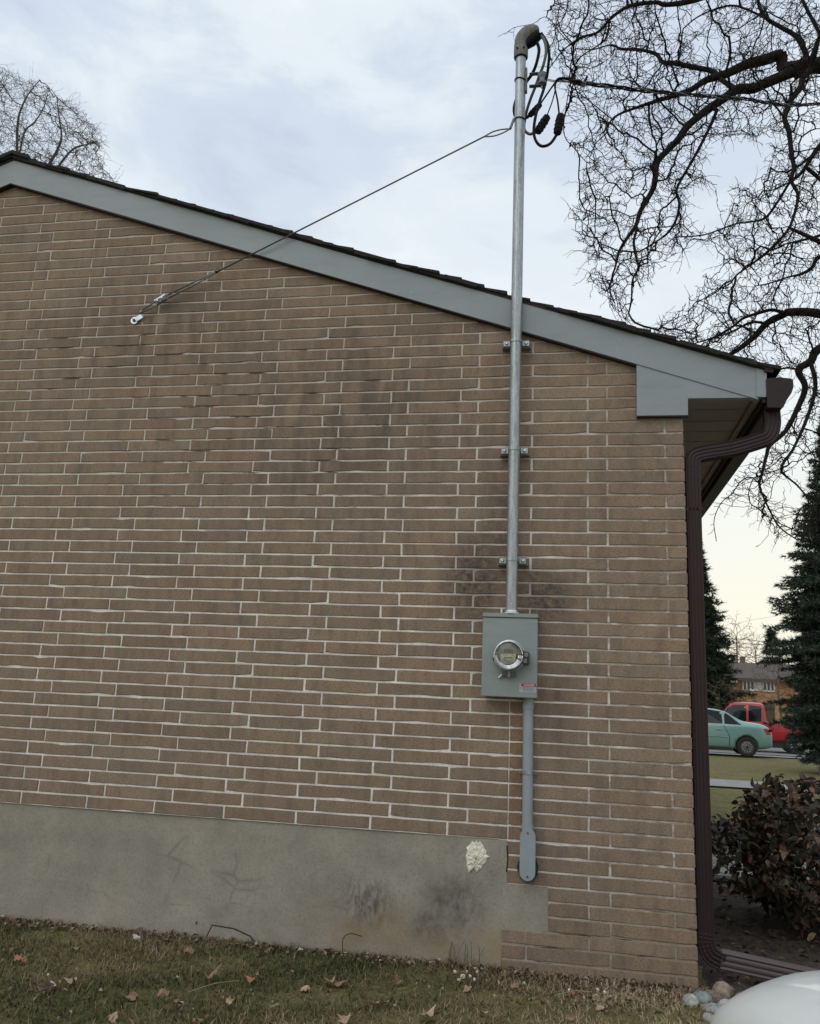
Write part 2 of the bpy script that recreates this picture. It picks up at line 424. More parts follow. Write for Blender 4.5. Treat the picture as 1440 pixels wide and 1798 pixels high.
gf = [(i * nx + j, i * nx + j + 1, (i + 1) * nx + j + 1, (i + 1) * nx + j) for i in range(len(ys) - 1) for j in range(nx - 1)]
GROUND = ground_mat()
tag(np_obj('ground', gv, gf, GROUND, smooth=True), kind='structure')

def sheet(name, quad, mat_, lift, n=24, m_=8, kind='structure'):
    """draped sheet: quad = four x,y corners"""
    a, b, c, d = [np.array(q, float) for q in quad]; v = []
    for i in range(n + 1):
        for j in range(m_ + 1):
            s_, t = i / n, j / m_; p = (a * (1 - s_) + b * s_) * (1 - t) + (d * (1 - s_) + c * s_) * t
            v.append((p[0], p[1], gz(p[0], p[1]) + lift))
    f = [(i * (m_ + 1) + j, (i + 1) * (m_ + 1) + j, (i + 1) * (m_ + 1) + j + 1, i * (m_ + 1) + j + 1) for i in range(n) for j in range(m_)]
    return tag(np_obj(name, v, f, mat_), kind=kind)
SOIL = simple('dark_mulch', (.026, .020, .016), .97, 0, .5, 30, 90, .9, c2=(.075, .056, .042))
ASPH = simple('pale_drive', (.20, .20, .205), .9, 0, .12, 3, 80, .3)
CONC = simple('pale_concrete', (.26, .255, .25), .9, 0, .15, 4, 80, .3)
# bed of dark soil along the front of the house: slightly lumpy
sv = []; nxs, nys = 60, 44
for i in range(nxs + 1):
    for j in range(nys + 1):
        x = 3.60 + 5.4 * i / nxs; y = -.16 + 3.1 * j / nys
        e = min(i, nxs - i, j, nys - j)
        sv.append((x, y, gz(x, y) + (.018 if e else -.02) + (.012 * rg.normal() if e > 0 else 0)))
sf = [(i * (nys + 1) + j, (i + 1) * (nys + 1) + j, (i + 1) * (nys + 1) + j + 1, i * (nys + 1) + j + 1) for i in range(nxs) for j in range(nys)]
tag(np_obj('garden_bed_ground', sv, sf, SOIL), kind='structure')
PATHB = simple('path_bedding', (.12, .11, .10), .95, 0, .2, 10)
path = sheet('path', [(3.62, 2.98), (12, 2.98), (12, 4.38), (3.62, 4.38)], PATHB, .02)
sheet('driveway', [(3.7, 12.2), (30, 11.8), (30, 14.0), (3.7, 13.9)], CONC, .03)
d0, d1 = atz(1240, 1325, -.2), atz(1387, 1333, -.2)
dv = (d1 - d0) / (d1[0] - d0[0])
A_ = d0 - dv * 6; B_ = d0 + dv * 18
sheet('side_drive', [(4.3, -12), (9, -12), (9, -.6), (4.3, -.6)], CONC, .012, 40, 16)
tag(sheet('street', [(A_[0], A_[1]), (B_[0], B_[1]), (B_[0], B_[1] + 3.4), (A_[0], A_[1] + 3.4)], ASPH, .03), kind='structure')
tag(sheet('road', [(-40, 30.4), (80, 30.4), (80, 37), (-40, 37)], ASPH, .03), kind='structure')
# pavers on the path
rp = random.Random(5)
PAV = [simple('paver_' + n_, c, .9, 0, .2, 30, 120, .4) for n_, c in (('pale', (.30, .29, .28)), ('warm', (.27, .24, .21)), ('dull', (.22, .22, .215)))]
pmeshes = []
for k in range(3):
    b_ = MB().box(-.098, .098, -.048, .048, 0, .03).build('paver', PAV[k], loc=(0, 0, 0), bevel=.006)
    pmeshes.append(b_.data); bpy.data.objects.remove(b_)
for r_ in range(13):
    for q in range(8):
        x = 3.78 + q * .206 + (.103 if r_ % 2 else 0); y = 3.06 + r_ * .104
        inst(pmeshes[rp.randrange(3)], 'paver', (x, y, gz(x, y) + .022 + rp.uniform(0, .005)), path, (0, 0, rp.uniform(-.02, .02)))
# the rest of the path as one part
mb = MB()
for r_ in range(13):
    for q in range(8, 38):
        x = 3.78 + q * .206 + (.103 if r_ % 2 else 0); y = 3.06 + r_ * .104
        mb.box(x - .098, x + .098, y - .048, y + .048, gz(x, y) + .02, gz(x, y) + .05)
tag(mb.build('paver_field', PAV[0], path), kind='stuff')

# ---------------------------------------------------------------- the brick house
L0 = .65; U = .4; H = .0678                       # top of the foundation, brick and course pitch
XC = 3.594; PK = -.64; SL = .3507                 # corner, ridge x, roof slope
XL = 2 * PK - XC
def rake(x, top=True): return (4.699 if top else 4.530) - SL * abs(x - PK)
house = empty('brick_house', (PK, 5.0, 0.0), 'brown brick house seen from its gable end, with pale grey rake boards', 'house')
# mortar core: gable face + the front wall, one closed mesh
YB = 10.0; MY = .0045
mb = MB()
foot = -.1
mb.prism([(XL + MY, L0), (2.66, L0), (2.66, foot), (XC - MY, foot), (XC - MY, 2.93), (XC - .02, rake(XC - .02) - .03), (PK, rake(PK) - .03), (XL + .02, rake(XL + .02) - .03), (XL + MY, 2.93)], MY, YB)
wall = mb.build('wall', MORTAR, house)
# brick meshes
rb = random.Random(11)
def brick_geo(L, h=.0584, d=.085, seed=0, segs=5):
    r_ = random.Random(seed); pts = []
    j = lambda a: r_.uniform(-a, a)
    ch = lambda: (r_.uniform(.003, .007) if r_.random() < .035 else 0)
    xo = [0] + [r_.uniform(-.03, .03) * (L / .388) for _ in range(segs - 1)] + [0]
    e = [r_.uniform(-.0016, .0016) for _ in range(4)]
    for i in range(segs + 1): pts.append((L * i / segs + xo[i] + (e[0] if i == 0 else e[1] if i == segs else 0), h + j(.0014) - ch()))
    for i in range(segs, -1, -1): pts.append((L * i / segs + xo[i] + (e[2] if i == 0 else e[3] if i == segs else 0), j(.0014) + ch()))
    n = len(pts); bv = .0024
    cx, cz = L / 2, h / 2
    v = []
    for x, z in pts: v.append((x + (bv if x < cx else -bv) * (1 if (x < .01 or x > L - .01) else 0), j(.0006), z + (bv if z < cz else -bv)))
    for x, z in pts: v.append((x, bv, z))
    for x, z in pts: v.append((x, d, z))
    f = []
    for i in range(segs): f.append((i, i + 1, n - 2 - i, n - 1 - i)[::-1])
    for k in (0, 1):
        for i in range(n): f.append((k * n + i, k * n + (i + 1) % n, (k + 1) * n + (i + 1) % n, (k + 1) * n + i))
    return v, f
class BrickBank:
    def __init__(s): s.c = {}
    def get(s, L, mat_):
        if abs(L - .388) < .004:
            key = ('full', rb.randrange(28), mat_.name); L = .388
        else: key = (round(L, 3), rb.randrange(2), mat_.name)
        if key not in s.c:
            v, f = brick_geo(L, seed=hash(str(key)) & 0xffff if False else sum(map(ord, str(key))) * 7 + 1)
            me = bpy.data.meshes.new('brick'); me.from_pydata(v, [], f)
            import bmesh
            bm = bmesh.new(); bm.from_mesh(me); bmesh.ops.recalc_face_normals(bm, faces=bm.faces); bm.to_mesh(me); bm.free()
            me.materials.append(mat_); s.c[key] = me
        return s.c[key]
bank = BrickBank()
J = .0095
front = []                                         # (x0, z0, L, mat)
ROWTOP = int((rake(PK) - L0) / H) + 1
for n in range(-10, ROWTOP):
    z0 = L0 + n * H + .005
    even = n % 2 == 0
    joints = []
    k0 = math.floor(XL / U) - 1
    if even: joints = [k * U for k in range(k0, 10)]
    else: joints = [(k + .25) * U for k in range(k0, 7)] + [6.745 * U, 7.745 * U, 8.745 * U]
    xs0 = XL
    if n < 0:
        xs0 = 2.70 if n >= -3 else (2.905 if n >= -6 else 2.68)
    xr = XC
    zt = z0 + .058
    # cut under the rake: the far top corner must stay behind the board
    lim = (4.699 - .035 - zt) / SL
    if lim < .1: continue
    xr = min(XC, PK + lim); xl = max(xs0, PK - lim)
    js = [x for x in joints if xl + .04 < x < xr - .04]
    edges = [xl - J / 2] + js + [xr + J / 2]
    if n >= 0 and n <= 9:                          # the narrow cut bricks beside the lower conduit
        edges = [e for e in edges if not (2.69 < e < 2.72 or 2.74 < e < 2.82)] + [2.702, 2.772]
        edges.sort()
    for a, b in zip(edges[:-1], edges[1:]):
        ja = .004 if abs(a - 2.702) < .001 or abs(a - 2.772) < .001 else J / 2
        jb = .001 if abs(b - 2.702) < .001 or abs(b - 2.772) < .001 else J / 2
        L = b - a - ja - jb
        if L < .02: continue
        m_ = BRICK
        if n >= 0 and n <= 9 and abs(a - 2.702) < .001: m_ = BRICK_O
        front.append((a + ja, z0 + rb.uniform(-.0008, .0008), L, m_))
def seen(b):
    x = b[0] + b[2] / 2; z = b[1] + .029
    q = RM.T @ (np.array([x, 0, z]) - CAM); px, py = 720 + FPX * q[0] / q[1], 899 - FPX * q[2] / q[1]
    d = np.linalg.norm(np.array([x, 0, z]) - CAM)
    vis = -25 < px < 1465 and -25 < py < 1825
    return (0 if vis else 100) + d - (b[2] * .8)
front.sort(key=seen)
NB = 300
for x, z, L, m_ in front[:NB]:
    o = inst(bank.get(L, m_), 'brick', (x, rb.uniform(-.0008, .0008), z), wall)
    if m_ is BRICK_O: o['label'] = 'narrow orange brown cut brick beside the grey conduit'
mb = MB()
for x, z, L, m_ in front[NB:]:
    v, f = brick_geo(L, seed=rb.randrange(9999))
    mb.add([(p[0] + x, p[1], p[2] + z) for p in v], f)
for n in range(-9, 34):                            # bricks of the long front wall, seen only from the side
    z0 = L0 + n * H + .005
    y = .09 + (.1 if n % 2 else .0)
    a = .088
    while a < YB - .1:
        b = min(y + .388 if a > .1 else y + .2, YB)
        v, f = brick_geo(b - a, seed=rb.randrange(9999), segs=2)
        mb.add([(XC - p[1], p[0] + a, p[2] + z0) for p in v], f)
        a = b + J; y = a
tag(mb.build('brick', BRICK, wall), 'brown bricks high on the gable and round the side', kind='stuff')
# foundation, recessed under the brick
def wavy(p0, p1, n, a, rr):
    return [(p0[0] + (p1[0] - p0[0]) * i / n + rr.uniform(-a, a), p0[1] + (p1[1] - p0[1]) * i / n + rr.uniform(-a, a)) for i in range(1, n)]
rr = random.Random(2)
poly = [(2.655, foot), (2.70, foot), (2.683, .06)] + wavy((2.683, .06), (2.69, .215), 7, .008, rr) + [(2.72, .232)] + wavy((2.72, .232), (2.895, .238), 6, .004, rr) + \
       [(2.905, .250)] + wavy((2.905, .25), (2.902, .44), 9, .005, rr) + [(2.90, .4475), (2.703, .4475)] + wavy((2.703, .4475), (2.702, .64), 5, .002, rr) + [(2.701, L0 - .002), (2.655, L0 - .002)]
mb = MB().prism(poly, .0015, .0044)
def coat_y(x): t = min(1, max(0, (2.655 - x) / .5)); return .0015 + .0115 * t * t * (3 - 2 * t)
gx = list(np.linspace(XL + .01, 0, 12)) + list(np.linspace(.05, 2.655, 90)); gzz = list(np.linspace(foot, L0 - .002, 22))
vs = [(x, coat_y(x) + (.0022 * math.sin(x * 3.1 + z * 4) * math.sin(z * 7 + x)) * (x < 2.4), z) for x in gx for z in gzz]
m2 = len(gzz)
mb.add(vs, [(i * m2 + j, (i + 1) * m2 + j, (i + 1) * m2 + j + 1, i * m2 + j + 1) for i in range(len(gx) - 1) for j in range(m2 - 1)])
# bricks overhang the coat: thin shadow comes from a real step, so the first course sits proud
MB().prism([(XL + .02, foot), (2.66, foot), (2.66, L0), (XL + .02, L0)], .03, YB).build('footing', MORTAR, house)
fnd = mb.build('foundation', PARGE, house, recalc=False)
# loose flake of parging near the ground
fl = [(1.155, .045), (1.19, .125), (1.31, .118), (1.40, .09), (1.455, .03), (1.30, .022)]
mb = MB().prism(fl, -.001, .012)
mb.build('loose_parging', PARGE, house, bevel=.002)
# white filler patch
rr = random.Random(8)
nv = []; K = 40; RINGS = 9
cxp, czp = 2.550, .560
prof = [(-.062, 0), (-.05, .045), (-.025, .075), (.0, .078), (.03, .07), (.045, .04), (.068, .0), (.045, -.03), (.03, -.055), (.012, -.078), (-.01, -.062), (-.04, -.08), (-.052, -.045)]
def outline(t):
    a = t * len(prof); i = int(a) % len(prof); f_ = a - int(a); p, q = prof[i], prof[(i + 1) % len(prof)]
    return p[0] * (1 - f_) + q[0] * f_, p[1] * (1 - f_) + q[1] * f_
outl = [(lambda p: (p[0] * rr.uniform(.86, 1.1), p[1] * rr.uniform(.86, 1.1)))(outline(i / K)) for i in range(K)]
vv = [(cxp, -.012, czp)]
for r_ in range(1, RINGS + 1):
    for i in range(K):
        s_ = r_ / RINGS
        vv.append((cxp + outl[i][0] * s_, (.008 if s_ > .99 else .002) - (1 - s_ ** 3) * .015 + rr.uniform(-.004, .004) * (s_ < .95), czp + outl[i][1] * s_))
ff = [(0, 1 + (i + 1) % K, 1 + i) for i in range(K)] + [(1 + (r_ - 1) * K + i, 1 + (r_ - 1) * K + (i + 1) % K, 1 + r_ * K + (i + 1) % K, 1 + r_ * K + i) for r_ in range(1, RINGS) for i in range(K)]
CRK = simple('crack_dark', (.018, .017, .015), .95)
for k_, pts_ in enumerate((fl[:4] + [fl[4]], [(1.06, .04), (1.11, .060), (1.155, .050)], [(2.70, .50), (2.706, .56), (2.700, .62)], [(1.10, .12), (1.105, .135)])):
    MB().tube([(a, .0005 if k_ != 2 else -.0002, z + .003) for a, z in pts_ for _ in (0,)], .0032, 4).build('crack', CRK, house)
PLAS = simple('white_filler', (.66, .64, .54), .9, 0, .12, 40, 60, .8)
MB().add(vv, ff).build('filler_patch', PLAS, house)['label'] = 'rough cream filler patch on the foundation'

# rake boards
def board(x0, x1, sgn, y0, y1, name):
    N = 14; top = []; bot = []
    for i in range(N + 1):
        x = x0 + (x1 - x0) * i / N; wv = .0035 * math.sin(x * 2.1 + 1)
        top.append((x, rake(x) + wv)); bot.append((x, rake(x, False) + wv * .5))
    return MB().prism(bot + top[::-1], y0, y1).build(name, FASCIA, house)
board(PK, 3.965, 1, -.040, .003, 'rake_board')
board(XL - .41, PK, -1, -.040, .003, 'rake_board')
def strip(pts0, pts1, y0, y1, name, mat_):
    return MB().prism(pts0 + pts1[::-1], y0, y1).build(name, mat_, house)
# dark strip along each board's lower edge, standing in for its shadow line
for a, b in ((PK, 3.352), (XL, PK)):
    MB().prism([(a, rake(a, False) - .006), (b, rake(b, False) - .006), (b, rake(b, False) + .001), (a, rake(a, False) + .001)], -.036, .003).build('board_lip', DARKBR, house)
# boxed eave end
mb = MB().prism([(3.355, 3.139), (3.353, 2.840), (3.614, 2.838), (3.616, 2.931), (4.000, 2.927), (3.99, 3.078), (3.60, 3.2)], -.034, -.0)
mb.build('eave_box', FASCIA, house)
MB().prism([(3.957, 2.929), (4.004, 2.926), (4.014, 3.072), (3.962, 3.088)], -.044, -.030).build('board_end_cap', FASCIA, house)
MB().prism([(3.353, 2.834), (3.614, 2.832), (3.614, 2.8385), (3.353, 2.8405)], -.030, -.001).build('box_lip', DARKBR, house)  # thin dark strip along the lower edge of the eave box

# soffit: sheet with separate panels
SZ = 2.945
sof = MB().box(XC, 4.0, .003, YB, SZ + .012, SZ + .02).build('soffit', SOFFIT, house)
y = .006
while y < YB:
    mb = MB().box(XC + .002, 3.965, y, y + .186, SZ, SZ + .010)
    mb.box(XC + .002, 3.965, y + .186, y + .198, SZ + .007, SZ + .011)
    mb.build('soffit_panel', SOFFIT, sof); y += .2
MB().box(3.955, 3.985, .003, YB, SZ - .018, SZ + .012).build('soffit_channel', SOFFIT, house)
# eave fascia + gutter
MB().box(3.988, 4.004, -.030, YB, 2.90, 3.075).build('eave_board', DARKBR, house)
def gut(x0, s_=1): return [(x0, 3.020), (x0, 2.868), (x0 + .075, 2.868), (x0 + .092, 2.905), (x0 + .118, 2.945), (x0 + .128, 2.975), (x0 + .128, 3.018), (x0 + .112, 3.022)]
g = gut(4.008)
mb = MB()
inner = [(x, z) for x, z in g]
for y0, y1 in ((-.045, YB),):
    n = len(g); vs = [(x, y0, z) for x, z in g] + [(x, y1, z) for x, z in g]
    fs = [(i, i + 1, i + 1 + n, i + n) for i in range(n - 1)]
    mb.add(vs, fs)
gutter = mb.build('gutter', DARKBR, house)
md = gutter.modifiers.new('s', 'SOLIDIFY'); md.thickness = .003
cap = [(4.006, 2.866), (4.084, 2.864), (4.102, 2.903), (4.128, 2.943), (4.139, 2.975), (4.139, 3.016), (4.12, 3.024), (4.07, 3.030), (4.03, 3.028), (4.006, 3.022)]
MB().prism(cap, -.050, -.046).build('gutter_end', DARKBR, gutter, bevel=.001)

# roof: deck, then courses of shingles
mb = MB()
for sg in (1, -1):
    x1 = 4.02 if sg > 0 else XL - .43
    a, b = PK, x1
    mb.prism([(a, rake(a) + .001), (b, rake(b) + .001), (b, rake(b) + .013), (a, rake(a) + .013)], -.045, YB + .1)
roof = mb.build('roof', simple('roof_deck', (.02, .016, .014), .9), house)
rs = random.Random(21)
NCO = 36; step = (4.035 - PK) / NCO
restm = MB()
for i in range(NCO):
    for sg in (1, -1):
        xa = PK + sg * step * i - sg * .0; xb = PK + sg * (step * (i + 1) + .045)
        sag = .007 * math.sin(i * .9 + 1) + rs.uniform(-.004, .004)
        base = lambda x: rake(x) + .014 + sag * .5
        th = .013 + rs.uniform(0, .006)
        def slab(m2, y0, y1, droop):
            za, zb = base(xa), base(xb) + .011
            v = [(xa, y0, za - droop), (xb, y0, zb - droop - .003), (xb, y0, zb + th - droop), (xa, y0, za + .006 - droop * .6),
                 (xa, y1, za), (xb, y1, zb), (xb, y1, zb + th), (xa, y1, za + .006)]
            m2.add(v, [(0, 1, 2, 3), (4, 7, 6, 5), (0, 4, 5, 1), (1, 5, 6, 2), (2, 6, 7, 3), (3, 7, 4, 0)])
        y0 = -.062 + rs.uniform(-.012, .008)
        notch = sg > 0 and (xa < 2.765 and xb > 2.655)
        if notch: y0 = -.047
        y1 = .25 + rs.uniform(0, .6)
        m2 = MB(); slab(m2, y0, y1, rs.uniform(.0, .007)); m2.build('shingle', SHING, roof)
        yy = y1 + .004
        while yy < YB + .1:
            y2 = min(yy + 1.0, YB + .1); slab(restm, yy, y2 - .006, 0); yy = y2
# second layer of tattered edge shingles, makes the ragged outline
x = PK
while x < 4.0:
    L = rs.uniform(.14, .26); xb = min(x + L, 4.035)
    if not (x < 2.77 and xb > 2.65):
        lf = rs.uniform(.0, .010)
        m2 = MB(); y0 = -.066 + rs.uniform(-.01, .01)
        za, zb = rake(x) + .012, rake(xb) + .010
        m2.prism([(x, za + .012 + lf), (x, za - rs.uniform(0, .006)), (xb, zb - rs.uniform(0, .008)), (xb, zb + .014 + lf)], y0, -.02)
        m2.build('shingle', SHING, roof)
    x = xb + rs.uniform(-.01, .004)
restm.build('shingle_field', SHING, roof)['kind'] = 'stuff'
MB().prism([(4.0, 3.062), (4.040, 3.052), (4.044, 3.074), (4.0, 3.088)], -.06, YB).build('drip_edge', DARKBR, roof)
# ridge cap
MB().prism([(PK - .12, rake(PK) - .015), (PK, rake(PK) + .030), (PK + .12, rake(PK) - .015), (PK + .12, rake(PK) + .012), (PK, rake(PK) + .054), (PK - .12, rake(PK) + .012)], -.075, YB + .1).build('ridge_cap', SHING, roof)

# downspout: ribbed rectangular pipe swept along its run
def ribbed(w, d, nr=4, a=.0035):
    pr = []
    for (x0, y0, x1, y1) in ((-w, -d, w, -d), (w, -d, w, d), (w, d, -w, d), (-w, d, -w, -d)):
        n = nr if abs(x1 - x0) > 0 else 3
        for k in range(n * 3):
            t = (k + .5) / (n * 3); o = a if k % 3 == 1 else 0
            nx_, ny_ = (y1 - y0), -(x1 - x0); l = math.hypot(nx_, ny_)
            pr.append((x0 + (x1 - x0) * (t * .94 + .03) - nx_ / l * o * -1 * -1, y0 + (y1 - y0) * (t * .94 + .03) - ny_ / l * o * -1 * -1))
    return pr
PR = ribbed(.0385, .029)
EXTB = alum('dusty_brown_aluminium', (.075, .058, .058), .36, .35, .5)  # the downspout brown made paler: sky sheen on the extension put into its colour
def P3(x, y, Y): return tuple(aty(x, y, Y))
dx = 3.637; dyy = .045
vert = [(dx, dyy, z) for z in (2.60, 1.5, .285)]
dsp = MB().tube(vert, 1, prof=PR, up=(0, 1, 0)).build('downspout', DARKBR, house)
topx = 4.046
p_top = [(topx, dyy, 2.872), (topx, dyy, 2.79)]
el = [(topx, dyy, 2.79), (topx - .012, dyy, 2.735), (topx - .05, dyy, 2.705)]
diag = [(topx - .05, dyy, 2.705), (dx + .055, dyy, 2.645)]
el2 = [(dx + .055, dyy, 2.645), (dx + .016, dyy, 2.63), (dx, dyy, 2.598)]
allp = curve_pts([(topx, dyy, 2.872), (topx, dyy, 2.80), (topx - .02, dyy, 2.738), (topx - .075, dyy, 2.712), (dx + .20, dyy, 2.672), (dx + .07, dyy, 2.65), (dx + .012, dyy, 2.628), (dx, dyy, 2.57)], 6)
MB().tube(allp, 1.04, prof=PR, up=(0, 1, 0)).build('elbow', DARKBR, dsp)
zz = [(dx, dyy, .30), (dx + .0, dyy, .25), (dx + .022, dyy + .004, .205), (dx + .075, dyy + .012, .178)]
cp = curve_pts(zz, 6); rads = [1.06 + (.05 if i % 2 else 0) for i in range(len(cp))]
MB().tube(cp, rads, prof=PR, up=(0, 1, 0)).build('elbow', DARKBR, dsp)
MB().tube([(dx + .06, dyy + .01, .186), (4.22, .155, .100), (4.60, .24, .065)], 1.12, prof=ribbed(.036, .030, 3, .005), up=(0, 1, 0)).build('extension', EXTB, dsp)
MB().box(dx - .041, dx + .045, dyy - .029, dyy - .026, 2.335, 2.35).build('seam', DARKBR, dsp)

# ---------------------------------------------------------------- electric service on the wall
mx = 2.708; my = -.078
mast = empty('service_mast', (mx, my, 1.768), 'tall galvanised steel service mast rising from the meter box past the roof', 'service mast')
MB().tube([(mx, my, z) for z in np.linspace(1.776, 5.12, 12)], .0305, 20).build('pipe', GALV, mast, smooth=2)
MB().tube([(mx - .0006, my - .0298, 3.0), (mx - .0006, my - .0298, 5.1)], .0012, 4).build('weld_seam', GALV_D, mast)
for k, (z, tilt) in enumerate(((2.048, 0), (2.648, .0), (3.268, .0))):
    st = MB().box(mx - .078, mx + .078, -.046, -.002, z - .024, z - .004)
    s1 = MB().tube([(mx + .0325 * math.cos(a), my + .0325 * math.sin(a), z) for a in np.linspace(0, -math.pi, 17)], 1, prof=[(-.0095, -.0012), (.0095, -.0012), (.0095, .0014), (-.0095, .0014)], up=(1, 0, 0))
    rail = st.build('strut_bracket', GALV_D, mast)
    s1.build('pipe_strap', GALV, rail, smooth=2)
    for sg in (-1, 1):
        tab = MB().box(mx + sg * .031 if sg > 0 else mx - .074, mx + .074 if sg > 0 else mx - .031, -.052, -.046, z - .019, z + .017)
        tab.build('strap_tab', GALV, rail, bevel=.003)
        MB().lathe([(.010, 0), (.010, -.006), (.006, -.009)], (mx + sg * .054, -.052, z - .001), 'y', 6).build('bolt', STEEL, rail)
# weatherhead
hc = [(mx, my, 5.10), (mx, my, 5.14), (mx + .004, my, 5.175), (mx + .016, my, 5.208), (mx + .040, my - .004, 5.232), (mx + .068, my - .008, 5.238), (mx + .092, my - .012, 5.224)]
cp = curve_pts(hc, 6); hr = np.interp(np.linspace(0, 1, len(cp)), [0, .3, .5, .75, .92, 1], [.040, .044, .052, .052, .044, .030])
wh = MB().tube(cp, list(hr), 24).build('weatherhead', GALV_D, mast, smooth=2)
MB().tube([(mx, my, 5.078), (mx, my, 5.084), (mx, my, 5.145), (mx, my, 5.15)], [.040, .0425, .0425, .040], 24).build('collar', GALV_D, wh, smooth=2)
mb = MB()
mb.tube([(mx + .030, my - .006, 5.152), (mx + .062, my - .016, 5.176), (mx + .106, my - .022, 5.214)], [.022, .034, .030], 14)
mb.build('cable_opening', BLACKR, wh, smooth=2)
for sg in (-1, 1): MB().lathe([(.006, 0), (.006, -.006)], (mx + .02 * sg, my - .0415, 5.115), 'y', 6).build('screw', BLACKR, wh)
MB().tube([(mx, my, 5.072), (mx, my, 5.080)], .0335, 20).build('gasket', BLACKR, wh)
def px2(c, Y): return tuple(aty(860 + c[0] / 4.966, c[1] / 4.966, Y))
def cable(name, pts, r, mat_, par, k=8):
    return MB().tube(curve_pts([px2(p[:2], p[2]) for p in pts], 6), r, k).build(name, mat_, par, smooth=1)
cable('drip_cable', [(450, 290, -.09), (500, 370, -.12), (518, 470, -.13), (512, 560, -.12), (500, 660, -.09), (470, 780, -.09), (430, 900, -.13), (395, 1040, -.15), (385, 1160, -.16), (410, 1240, -.16), (460, 1275, -.16), (530, 1250, -.15), (590, 1165, -.14)], .0085, BLACKR, mast)
cable('drip_cable', [(415, 290, -.09), (470, 340, -.12), (492, 440, -.14), (470, 560, -.13), (440, 640, -.10), (400, 750, -.06), (350, 880, -.03), (315, 1000, .0), (300, 1120, .0), (345, 1168, -.04), (410, 1150, -.10)], .0085, GREYCAB, mast)
cable('drip_cable', [(410, 360, -.10), (430, 440, -.11), (405, 560, -.11), (372, 640, -.06), (330, 700, -.02), (260, 800, .0), (216, 920, -.02), (218, 1000, -.04), (255, 1030, -.05), (320, 1025, -.02), (350, 1000, -.01)], .0095, BLACKR, mast)
def connector(a, b, Y, r_):
    pa, pb = Vector(px2(a, Y)), Vector(px2(b, Y)); d = pb - pa
    mb = MB().tube([pa, pa + d * .06, pa + d * .2, pa + d * .8, pa + d * .94, pb], [r_ * .6, r_ * .95, r_, r_, r_ * .9, r_ * .5], 8)
    for t in (.25, .45, .65):
        mb.tube([pa + d * (t - .02), pa + d * (t + .02)], r_ * 1.12, 8)
    return mb.build('connector', BLACKR, mast)
connector((345, 1010), (446, 905), -.01, .018)
connector((412, 1158), (508, 1008), -.12, .024)
connector((588, 1172), (622, 992), -.14, .024)
cable('lead_wire', [(445, 900, -.02), (500, 820, -.06), (556, 740, -.10), (590, 700, -.11), (650, 682, -.11), (720, 700, -.11)], .0050, BLACKR, mast)
cable('lead_wire', [(500, 1005, -.12), (540, 900, -.12), (568, 800, -.12), (582, 720, -.12), (640, 690, -.115), (730, 712, -.11)], .0036, BLACKR, mast)
cable('lead_wire', [(606, 1000, -.14), (592, 880, -.13), (568, 760, -.12), (575, 710, -.12), (610, 680, -.12), (690, 683, -.115), (740, 705, -.11)], .0050, BLACKR, mast)
# insulator spool on its clevis
ic = Vector(px2((457, 690), -.085)); 
MB().lathe([(.014, -.036), (.027, -.036), (.029, -.026), (.020, -.014), (.018, -.002), (.022, .008), (.029, .022), (.029, .032), (.014, .036)], ic, 'z', 20).build('insulator', simple('blue_grey_ceramic', (.13, .155, .19), .25), mast, smooth=2)
clev = MB().box(ic.x - .075, ic.x + .018, ic.y - .014, ic.y + .014, ic.z + .037, ic.z + .043).box(ic.x - .075, ic.x + .018, ic.y - .014, ic.y + .014, ic.z - .045, ic.z - .039).box(mx + .028, mx + .040, my - .016, my + .016, ic.z - .075, ic.z + .085)
clev.build('clevis', GALV_D, mast, bevel=.002)
MB().tube([ic + Vector((0, 0, -.06)), ic + Vector((0, 0, .05))], .006, 8).build('clevis_bolt', GALV, mast)
def ring(z, tilt=.0, r_=.034):
    return MB().tube([(mx + r_ * math.cos(a), my + r_ * math.sin(a), z + tilt * math.cos(a)) for a in np.linspace(0, 2 * math.pi, 25)], .003, 6)
ring(ic.z + .005, -.008).build('clamp_ring', BLACKR, mast); 
gzr = 4.655
ring(gzr, -.004).build('clamp_ring', BLACKR, mast)
# overhead service cable
svc = empty('service_cable', px2((510, 700), -.1), 'twisted black overhead service cable running off from the mast insulator through the branches', 'cable')
e0 = Vector(px2((700, 712), -.11)); 
ctrl = [e0, Vector(aty(1028, 146, -.1)), Vector(aty(1150, 161, .25)), Vector(aty(1300, 173, 1.0)), Vector(aty(1440, 182, 2.0))]
dlast = (ctrl[-1] - ctrl[-2]); ctrl.append(ctrl[-1] + dlast * 3 + Vector((0, 0, .4))); ctrl.append(ctrl[-1] + dlast * 5 + Vector((0, 0, 1.5)))
cc = curve_pts(ctrl, 60)
for q in range(3):
    pts = []; s_ = 0
    for i, p in enumerate(cc):
        if i: s_ += (cc[i] - cc[i - 1]).length
        rr_ = .0085 if i > 20 else .006
        a = s_ * 16 + q * 2.094; pts.append(p + Vector((0, math.cos(a), math.sin(a))) * rr_)
    MB().tube(pts, .0062 if q else .0045, 5).build('conductor', BLACKR if q else GREYCAB, svc, smooth=1)
MB().tube(curve_pts([px2((512, 690), -.085), px2((560, 700), -.09), px2((640, 702), -.1), px2((720, 720), -.105)], 5), .003, 6).build('bail_wire', GALV, svc)
MB().tube(curve_pts([px2((508, 700), -.085), px2((560, 712), -.09), px2((640, 712), -.1), px2((720, 724), -.105)], 5), .003, 6).build('bail_wire', GALV, svc)
wa, wb = Vector(px2((690, 700), -.11)), Vector(px2((835, 738), -.11))
MB().tube([wa, wa.lerp(wb, .3), wa.lerp(wb, .95), wb], [.006, .014, .020, .013], 4).build('dead_end_clamp', simple('dull_brown_clamp', (.10, .075, .065), .5), svc)
